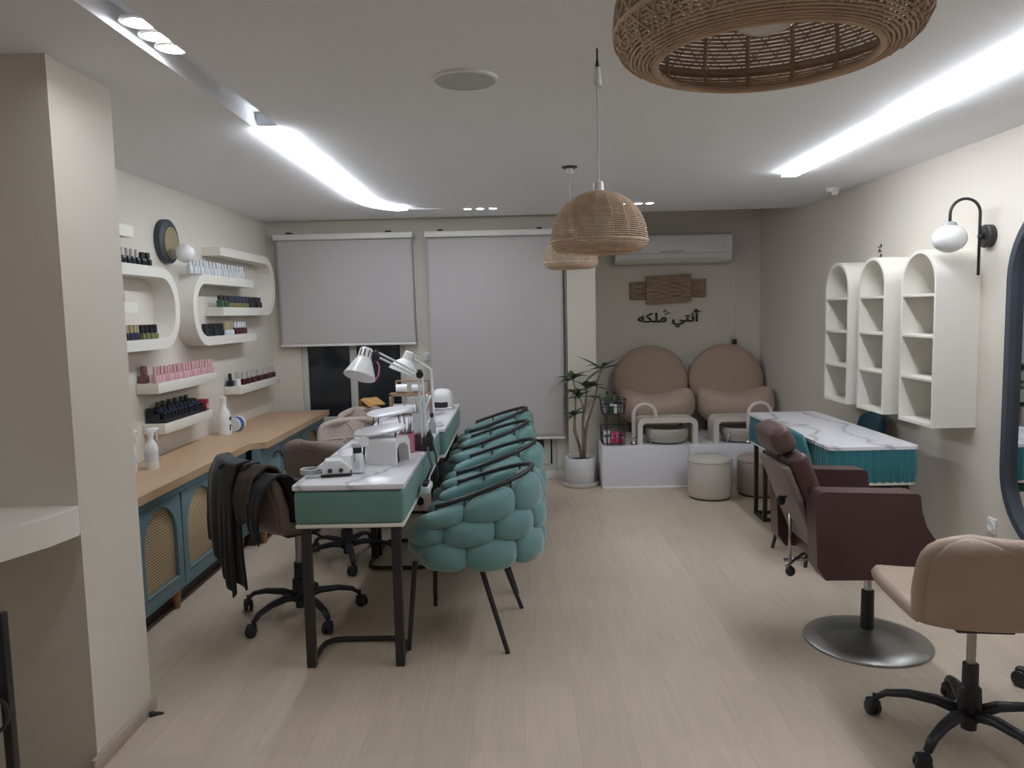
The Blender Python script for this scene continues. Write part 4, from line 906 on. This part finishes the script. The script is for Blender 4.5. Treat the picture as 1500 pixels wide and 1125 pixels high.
# air conditioner, art, lettering, cable
t = thing('air_conditioner', 'white wall air conditioner above the woven wall art', 'air conditioner', (1.52, YA, 2.08))
MB().prism([(7.598,1.945),(7.598,2.215),(7.45,2.222),(7.40,2.20),(7.385,2.12),(7.39,2.03),(7.42,1.965),(7.47,1.945)], 'yz', .955, 2.065, .008).build('housing', plast, t, 40, True)
MB().box(.965, 2.055, 7.382, 7.40, 2.028, 2.033).build('front_seam', greyplast, t, 40, True)
MB().box(1.385, 1.60, 7.378, 7.388, 2.042, 2.056, .002).build('badge_strip', greyplast, t, 40, True)
MB().prism([(7.40,1.985),(7.425,1.963),(7.47,1.947),(7.465,1.943),(7.418,1.957),(7.392,1.983)], 'yz', 1.0, 2.02).build('louvre', white, t, 40, True)
MB().box(1.96, 2.0, 7.378, 7.388, 2.085, 2.093, .001).build('indicator', greyplast, t, 40, True)
t = thing('air_conditioner_pipe', 'pale cable trunk running down beside wall art from air conditioner', 'cable', (2.145, 7.59, 1.5))
MB().box(2.138, 2.15, 7.588, 7.599, 1.20, 1.945, .001).build('trunk', creamlac, t, 40, True)
t = thing('plug', 'small dark plug on wall above the right pedicure armchair', 'plug', (2.15, 7.59, 1.17))
MB().box(2.125,2.165,7.555,7.599,1.145,1.195,.006).build('plug_body', black, t, 40, True)
MB().tube([(2.11,7.58,1.15),(2.10,7.575,1.2),(2.125,7.58,1.24),(2.145,7.585,1.22)], .004, 6).build('loose_cable', greyplast, t, 180, True)
t = thing('woven_wall_art', 'brown twig wall art of three overlapping panels above dark lettering', 'wall art', (1.5, 7.58, 1.68))
MB().box(1.115, 1.30, 7.57, 7.598, 1.60, 1.775, .012).build('side_panel', twig, t, 40, True)
MB().box(1.70, 1.865, 7.57, 7.598, 1.615, 1.795, .012).build('side_panel', twig, t, 40, True)
MB().prism([(1.275,1.555),(1.71,1.575),(1.71,1.845),(1.275,1.83)], 'xz', 7.54, 7.575, .012).build('middle_panel', twig, t, 40, True)
cu = bpy.data.curves.new('letters', 'FONT'); cu.body = '\ufeea\ufedc\ufee0\ufee3 \ufef2\ufe98\ufee7\ufe83'; cu.size = .2; cu.extrude = .006; cu.offset = .004
to = bpy.data.objects.new('letters_tmp', cu); COL.objects.link(to); bpy.context.view_layer.update()
lm = bpy.data.meshes.new_from_object(to.evaluated_get(bpy.context.evaluated_depsgraph_get())); bpy.data.objects.remove(to)
xs = [v.co.x for v in lm.vertices]; ys = [v.co.y for v in lm.vertices]
x0, x1, y0, y1 = min(xs), max(xs), min(ys), max(ys)
for v in lm.vertices: v.co = Vector(((v.co.x-x0)/(x1-x0)*.635-.3175, v.co.z*1.0, (v.co.y-y0)/(y1-y0)*.178+0))
lm.materials.clear(); lm.materials.append(blk_ins)
t = thing('wall_lettering', 'black Arabic lettering on the alcove wall below the wall art', 'lettering', (1.512, 7.592, 1.322))
lo = bpy.data.objects.new('word', lm); COL.objects.link(lo); lo.parent = t
b = MB()
for (px, pz, w) in ((-.058,.158,.012),(-.035,.158,.012),(-.047,.175,.010)): b.ell((px,0,pz), (w*.8,.004,.006))
b.tube([(-.03,0,.138),(-.055,0,.128)], .004, 6).tube([(.0,0,.148),(-.028,0,.138)], .004, 6)
b.build('accent_mark', blk_ins, t)

# ------------------------------------------------------------------ right side: teal table and chairs
t = thing('teal_table', 'teal pleated table with white marble top along right wall', 'table', (1.91, 4.8, 0))
tx0, tx1, ty0, ty1, tz = 1.675, 2.165, 4.09, 5.56, .738
def rrect(x0, x1, y0, y1, r, n=6):
    out = []
    for cx, cy, a0 in ((x1-r,y1-r,0),(x0+r,y1-r,90),(x0+r,y0+r,180),(x1-r,y0+r,270)):
        out += [(cx+r*cos(R(a0+90*k/n)), cy+r*sin(R(a0+90*k/n))) for k in range(n+1)]
    return out
MB().prism(rrect(tx0,tx1,ty0,ty1,.035), 'xy', tz-.018, tz, .004).build('marble_top', marble, t, 40, True)
sk = MB()
loop = rrect(tx0+.002,tx1-.002,ty0+.002,ty1-.002,.05,8)
dense = []
for i in range(len(loop)):
    a, c = Vector(loop[i]), Vector(loop[(i+1) % len(loop)]); n = max(1, int((c-a).length/.006))
    for k in range(n): dense.append(a+(c-a)*k/n)
N = len(dense); cen = Vector(((tx0+tx1)/2,(ty0+ty1)/2)); vs = []; acc = 0
for j, z in enumerate((tz-.20, tz-.15, tz-.08, tz-.018)):
    acc = 0
    for i, p in enumerate(dense):
        acc += (dense[(i+1) % N]-p).length
        nrm = (dense[(i+1) % N]-dense[i-1]); nrm = Vector((nrm.y,-nrm.x)).normalized()
        q = p+nrm*(.005*sin(acc*2*PI/.042)*(1 if j < 3 else .3) + (.004 if j in (1,2) else -.002))
        vs.append((q.x, q.y, z))
fs = [(j*N+i, j*N+(i+1) % N, (j+1)*N+(i+1) % N, (j+1)*N+i) for j in range(3) for i in range(N)]
sk._add(vs, fs); sk.build('pleated_apron', tealdk, t, 180, True)
MB().prism(rrect(tx0+.006,tx1-.006,ty0+.006,ty1-.006,.05), 'xy', tz-.214, tz-.198, .004).build('white_edge_trim', creamlac, t, 40, True)
for y0_, y1_ in ((5.28, 5.48), (4.16, 4.36)):
    for x in (1.70, 2.11):
        for y in (y0_, y1_): MB().box(x, x+.028, y-.014, y+.014, 0, tz-.214, .003).build('leg', blackm, t, 40, True)
    MB().box(1.728,2.11,y0_-.012,y0_+.012,.0,.024,.003).box(1.728,2.11,y1_-.012,y1_+.012,.0,.024,.003).box(1.702,1.726,y0_+.014,y1_-.014,0,.024,.003).box(2.112,2.136,y0_+.014,y1_-.014,0,.024,.003).box(1.728,2.11,y0_-.012,y0_+.012,tz-.24,tz-.214).build('leg_frame', blackm, t, 40, True)
def teal_chair(loc, rz, label, m):
    t = thing('dining_chair', label, 'chair', loc, rz, 'teal velvet dining chairs')
    def bk(u, v):
        a = R(-62+124*u); w = 1-.25*v*v
        return Vector((.235*sin(a)*w*1.0, -.20-.06*v+.10*(1-cos(a)), .47+.34*v-.05*v*(sin(a)**2)))
    MB().grid(bk, 20, 12).build('backrest', m, t, 180, False, [('SOLIDIFY', dict(thickness=.04, offset=0.)), ('SUBSURF', dict(levels=1, render_levels=1))])
    MB().ell((0,.0,.445), (.22,.22,.045), .55, nu=28, nv=12).build('seat', m, t, 180)
    for sx, sy in ((1,1),(1,-1),(-1,1),(-1,-1)): MB().tube([(sx*.13,sy*.13,.41),(sx*.19,sy*.20,0)], [.015,.010], 10).build('leg', blackm, t)
teal_chair((1.80, 4.53, 0), R(-80), 'teal dining chair left of teal table, behind the burgundy chair', tealdk)
teal_chair((2.095, 4.98, 0), R(88), 'dark teal dining chair between teal table and right wall', navyt)

# burgundy reclining salon chair
t = thing('salon_chair', 'burgundy reclining salon chair on a round steel base', 'salon chair', (1.54, 3.32, 0))
def armpoly():
    return [(1.205,.765),(1.22,.775),(1.60,.76),(1.61,.75),(1.62,.68),(1.64,.62),(1.675,.57),(1.705,.545),(1.72,.415),(1.50,.405),(1.235,.408),(1.20,.46),(1.188,.72)]
MB().prism([(x,z-.02) for x, z in armpoly()], 'xz', 3.03, 3.13, .014).build('armrest', burg, t, 40, True)
MB().prism([(x,z-.02) for x, z in armpoly()], 'xz', 3.50, 3.60, .014).build('armrest', burg, t, 40, True)
MB().box(1.27,1.71,3.13,3.50,.385,.53,.03,3).build('seat', burg, t, 40, True)
bk = MB(); Mb = Matrix.Translation((1.31,3.315,.47)) @ Matrix.Rotation(R(-22),4,'Y')
bk.box(-.03,.055,-.18,.18,0,.44,.028,4,M=Mb); bk.build('backrest', burg, t, 50, True)
MB().box(-.062,-.029,-.165,.165,.02,.41,.012,3,M=Mb).build('back_shell', burgs, t, 50, True)
MB().box(-.055,.045,-.13,.13,.445,.565,.035,4,M=Mb).build('headrest', mat('worn_burgundy_leather', (.115,.07,.065), .38, var=.2, scale=5), t, 50, True)
MB().box(-.032,-.02,-.03,.03,.36,.50,.003,M=Mb).build('headrest_bracket', blackm, t, 50, True)
MB().tube([Mb @ Vector(p) for p in ((-.045,-.02,.25),(-.09,-.05,.25))], .006, 8).ell(Mb @ Vector((-.095,-.055,.25)), (.02,.008,.022)).build('adjusting_knob', blackm, t, 50, True)
MB().tube([(1.205,3.36,.60),(1.205,3.36,.33)], .008, 8).tube([(1.17,3.30,.36),(1.29,3.42,.375)], .008, 8).tube([(1.21,3.44,.34),(1.28,3.36,.37)], .009, 8).build('recline_strut', chrome, t, 180, True)
MB().ell((1.205,3.36,.61), (.014,.014,.014)).build('strut_knob', black, t, 180, True)
MB().ell((1.208,3.36,.315), (.022,.02,.024)).build('strut_knob', black, t, 180, True)
MB().box(1.33,1.70,3.14,3.49,.365,.385,.006).build('seat_plate', black, t, 40, True)
MB().cyl((1.54,3.32,.22),(1.54,3.32,.39),.017,n=16).build('gas_lift', chrome, t, 40, True)
MB().cyl((1.54,3.32,.05),(1.54,3.32,.235),.029,.027,20).build('column', black, t, 40, True)
MB().lathe([(.268,0),(.27,.004),(.266,.012),(.20,.028),(.10,.045),(.04,.062),(.001,.064)], (1.54,3.32,0), 56).build('disc_base', steel, t, 60, True)

# arched wall cabinets
def arched_cab(y0, y1, z0, z1, label):
    t = thing('arched_wall_cabinet', label, 'wall shelf', (XR, (y0+y1)/2, z0), 0, 'cream arched wall cabinets')
    x0 = 2.171; th = .018; r = (y1-y0)/2; yc = (y0+y1)/2
    def outl(o): return [(y0+o, z0+o)] + [(yc-(r-o)*cos(R(a)), z1-r+(r-o)*sin(R(a))) for a in range(0,181,10)] + [(y1-o, z0+o)]
    O, I = outl(0), outl(th); n = len(O); vs = []
    for x in (XR-.001, x0): vs += [(x,*p) for p in O]+[(x,*p) for p in I]
    N2 = 2*n; fs = []
    for i in range(n):
        j = (i+1) % n
        for b in (0, N2): fs.append((b+i, b+j, b+n+j, b+n+i))
        fs.append((i, j, N2+j, N2+i)); fs.append((n+i, n+j, N2+n+j, N2+n+i))
    m = MB(); m._add(vs, fs); m.build('carcass', creamlac, t, 40, True)
    MB().prism(outl(.004), 'yz', XR-.012, XR-.002).build('back_panel', creamlac, t, 40, True)
    for z in (1.105, 1.335, 1.555): MB().box(x0+.001, XR-.012, y0+th-.002, y1-th+.002, z-.016, z, .002).build('shelf', creamlac, t, 40, True)
arched_cab(3.995, 4.355, .848, 1.79, 'nearest cream arched wall cabinet, under the globe wall lamp')
arched_cab(4.545, 4.895, .848, 1.79, 'middle cream arched wall cabinet of the three on right wall')
arched_cab(5.045, 5.42, .848, 1.79, 'farthest cream arched wall cabinet, closest to the alcove corner')
t = thing('wall_sticker', 'small black vertical marking on wall above the arched cabinets', 'sticker', (XR, 5.11, 1.85))
b = MB()
for i, dz in enumerate((-.035, 0, .03)): b.box(XR-.003, XR, 5.085, 5.135, 1.85+dz-.003, 1.85+dz+.003).box(XR-.003, XR, 5.085+.02*(i % 2), 5.10+.02*(i % 2), 1.85+dz, 1.85+dz+.018)
b.build('marking', blk_ins, t, 0, True)
# globe wall lamp
t = thing('wall_lamp', 'black hooked wall lamp with a white globe beside the arched mirror', 'wall lamp', (XR, 3.935, 1.835))
MXn = Matrix.Rotation(-PI/2, 4, 'Y')
MB().lathe([(.001,0),(.058,0),(.058,.03),(.05,.034),(.001,.034)], (XR,3.93,1.835), 30, MXn).build('wall_plate', blackm, t, 40, True)
pts = [(2.345,3.885,1.645),(2.345,3.93,1.85)]
MB().cyl((XR-.03,3.93,1.835),(2.34,3.93,1.835),.012,n=10).tube([(2.345,3.93,1.64),(2.345,3.93,1.95)]+[(2.345-.07*(1-cos(R(a))),3.93+.01*(1-cos(R(a))),1.95+.075*sin(R(a))) for a in range(12,181,12)]+[(2.205,3.95,1.90)], .0075, 8).build('hooked_rod', blackm, t, 180, True)
MB().lathe([(.036,.0),(.028,.018),(.012,.024),(.001,.026)], (2.205,3.95,1.89), 24).build('lamp_cap', chan, t, 40, True)
MB().ell((2.205,3.95,1.828), (.082,.082,.07), nu=32, nv=18).build('globe', globe, t, 180, True)
# arched mirror
t = thing('arched_mirror', 'tall black framed arched mirror on right wall near the viewer', 'mirror', (XR, 3.38, 1.2))
def stad(o, y0=2.96, y1=3.71, z0=.33, z1=1.98):
    r = (y1-y0)/2; yc = (y0+y1)/2
    return [(yc-(r-o)*cos(R(a)), z1-r+(r-o)*sin(R(a))) for a in range(0,181,9)] + [(yc+(r-o)*cos(R(a)), z0+r-(r-o)*sin(R(a))) for a in range(0,181,9)]
O, I = stad(0), stad(.036); n = len(O); vs = []
for x in (XR-.001, XR-.05): vs += [(x,*p) for p in O]+[(x,*p) for p in I]
fs = []
for i in range(n):
    j = (i+1) % n
    for b_ in (0, 2*n): fs.append((b_+i,b_+j,b_+n+j,b_+n+i))
    fs.append((i,j,2*n+j,2*n+i)); fs.append((n+i,n+j,3*n+j,3*n+i))
m = MB(); m._add(vs, fs); m.build('frame', disc_dk, t, 40, True)
MB().prism(stad(.03), 'yz', XR-.018, XR-.012).build('glass', mirrorm, t, 0, True)
t = thing('wall_socket', 'white round wall socket below the globe wall lamp', 'socket', (XR, 3.82, .37))
MB().box(XR-.012,XR,3.785,3.855,.33,.41,.004).build('plate', plast, t, 40, True)
MB().lathe([(.026,0),(.026,.016),(.02,.016),(.018,.008),(.001,.008)], (XR,3.82,.37), 24, MXn).build('socket_ring', white, t, 40, True)
MB().lathe([(.001,.0085),(.012,.0095),(.012,.0085)], (XR,3.82,.37), 16, MXn).build('socket_hole', black, t, 40, True)
# trolley at the right edge
t = thing('salon_trolley', 'black salon trolley on castors cut off by right image edge', 'trolley', (2.12, 2.74, 0))
for x in (1.985, 2.27):
    for y in (2.60, 2.88):
        MB().box(x-.02,x+.02,y-.015,y+.015,.07,.53,.004).build('post', black, t, 40, True)
        c = MB(); M = Matrix.Translation((x-.035,y+.01,.0)) @ Matrix.Rotation(.6,4,'Z')
        for sx in (-1,1): c.lathe([(.001,0),(.03,0),(.033,.004),(.033,.014),(.001,.018)], (0,0,0), 18, M @ Matrix.Translation((sx*.004+(0 if sx > 0 else -.018),0,.033)) @ Matrix.Rotation(PI/2,4,'Y'))
        c.box(-.018,.018,-.02,.02,.035,.075,.006,M=M); c.build('castor', black, t, 40, True)
for z in (.14, .48): MB().box(2.005,2.25,2.60,2.88,z,z+.05,.008).build('tray', black, t, 40, True)

# ------------------------------------------------------------------ camera, world
Rw = ((0.99975877,0.00622285,-0.02106374),(-0.02039508,-0.09289828,-0.9954667),(-0.00815143,0.99565616,-0.09274895))
right = Vector(Rw[0]); down = Vector(Rw[1]); fwd = Vector(Rw[2])
cam = bpy.data.cameras.new('camera'); cam.sensor_width = 36; cam.lens = 1120/1500*36; cam.clip_start = .05
co = bpy.data.objects.new('camera', cam); COL.objects.link(co)
mw = Matrix.Identity(4)
for i in range(3): mw[i][0] = right[i]; mw[i][1] = -down[i]; mw[i][2] = -fwd[i]
mw[2][3] = 1.5
co.matrix_world = mw; S.camera = co
wd = bpy.data.worlds.new('world'); S.world = wd; wd.use_nodes = True
wd.node_tree.nodes['Background'].inputs['Color'].default_value = (.01,.014,.02,1); wd.node_tree.nodes['Background'].inputs['Strength'].default_value = .3
S.view_settings.view_transform = 'Standard'; S.view_settings.look = 'None'; S.view_settings.gamma = 1; S.view_settings.exposure = 1.26
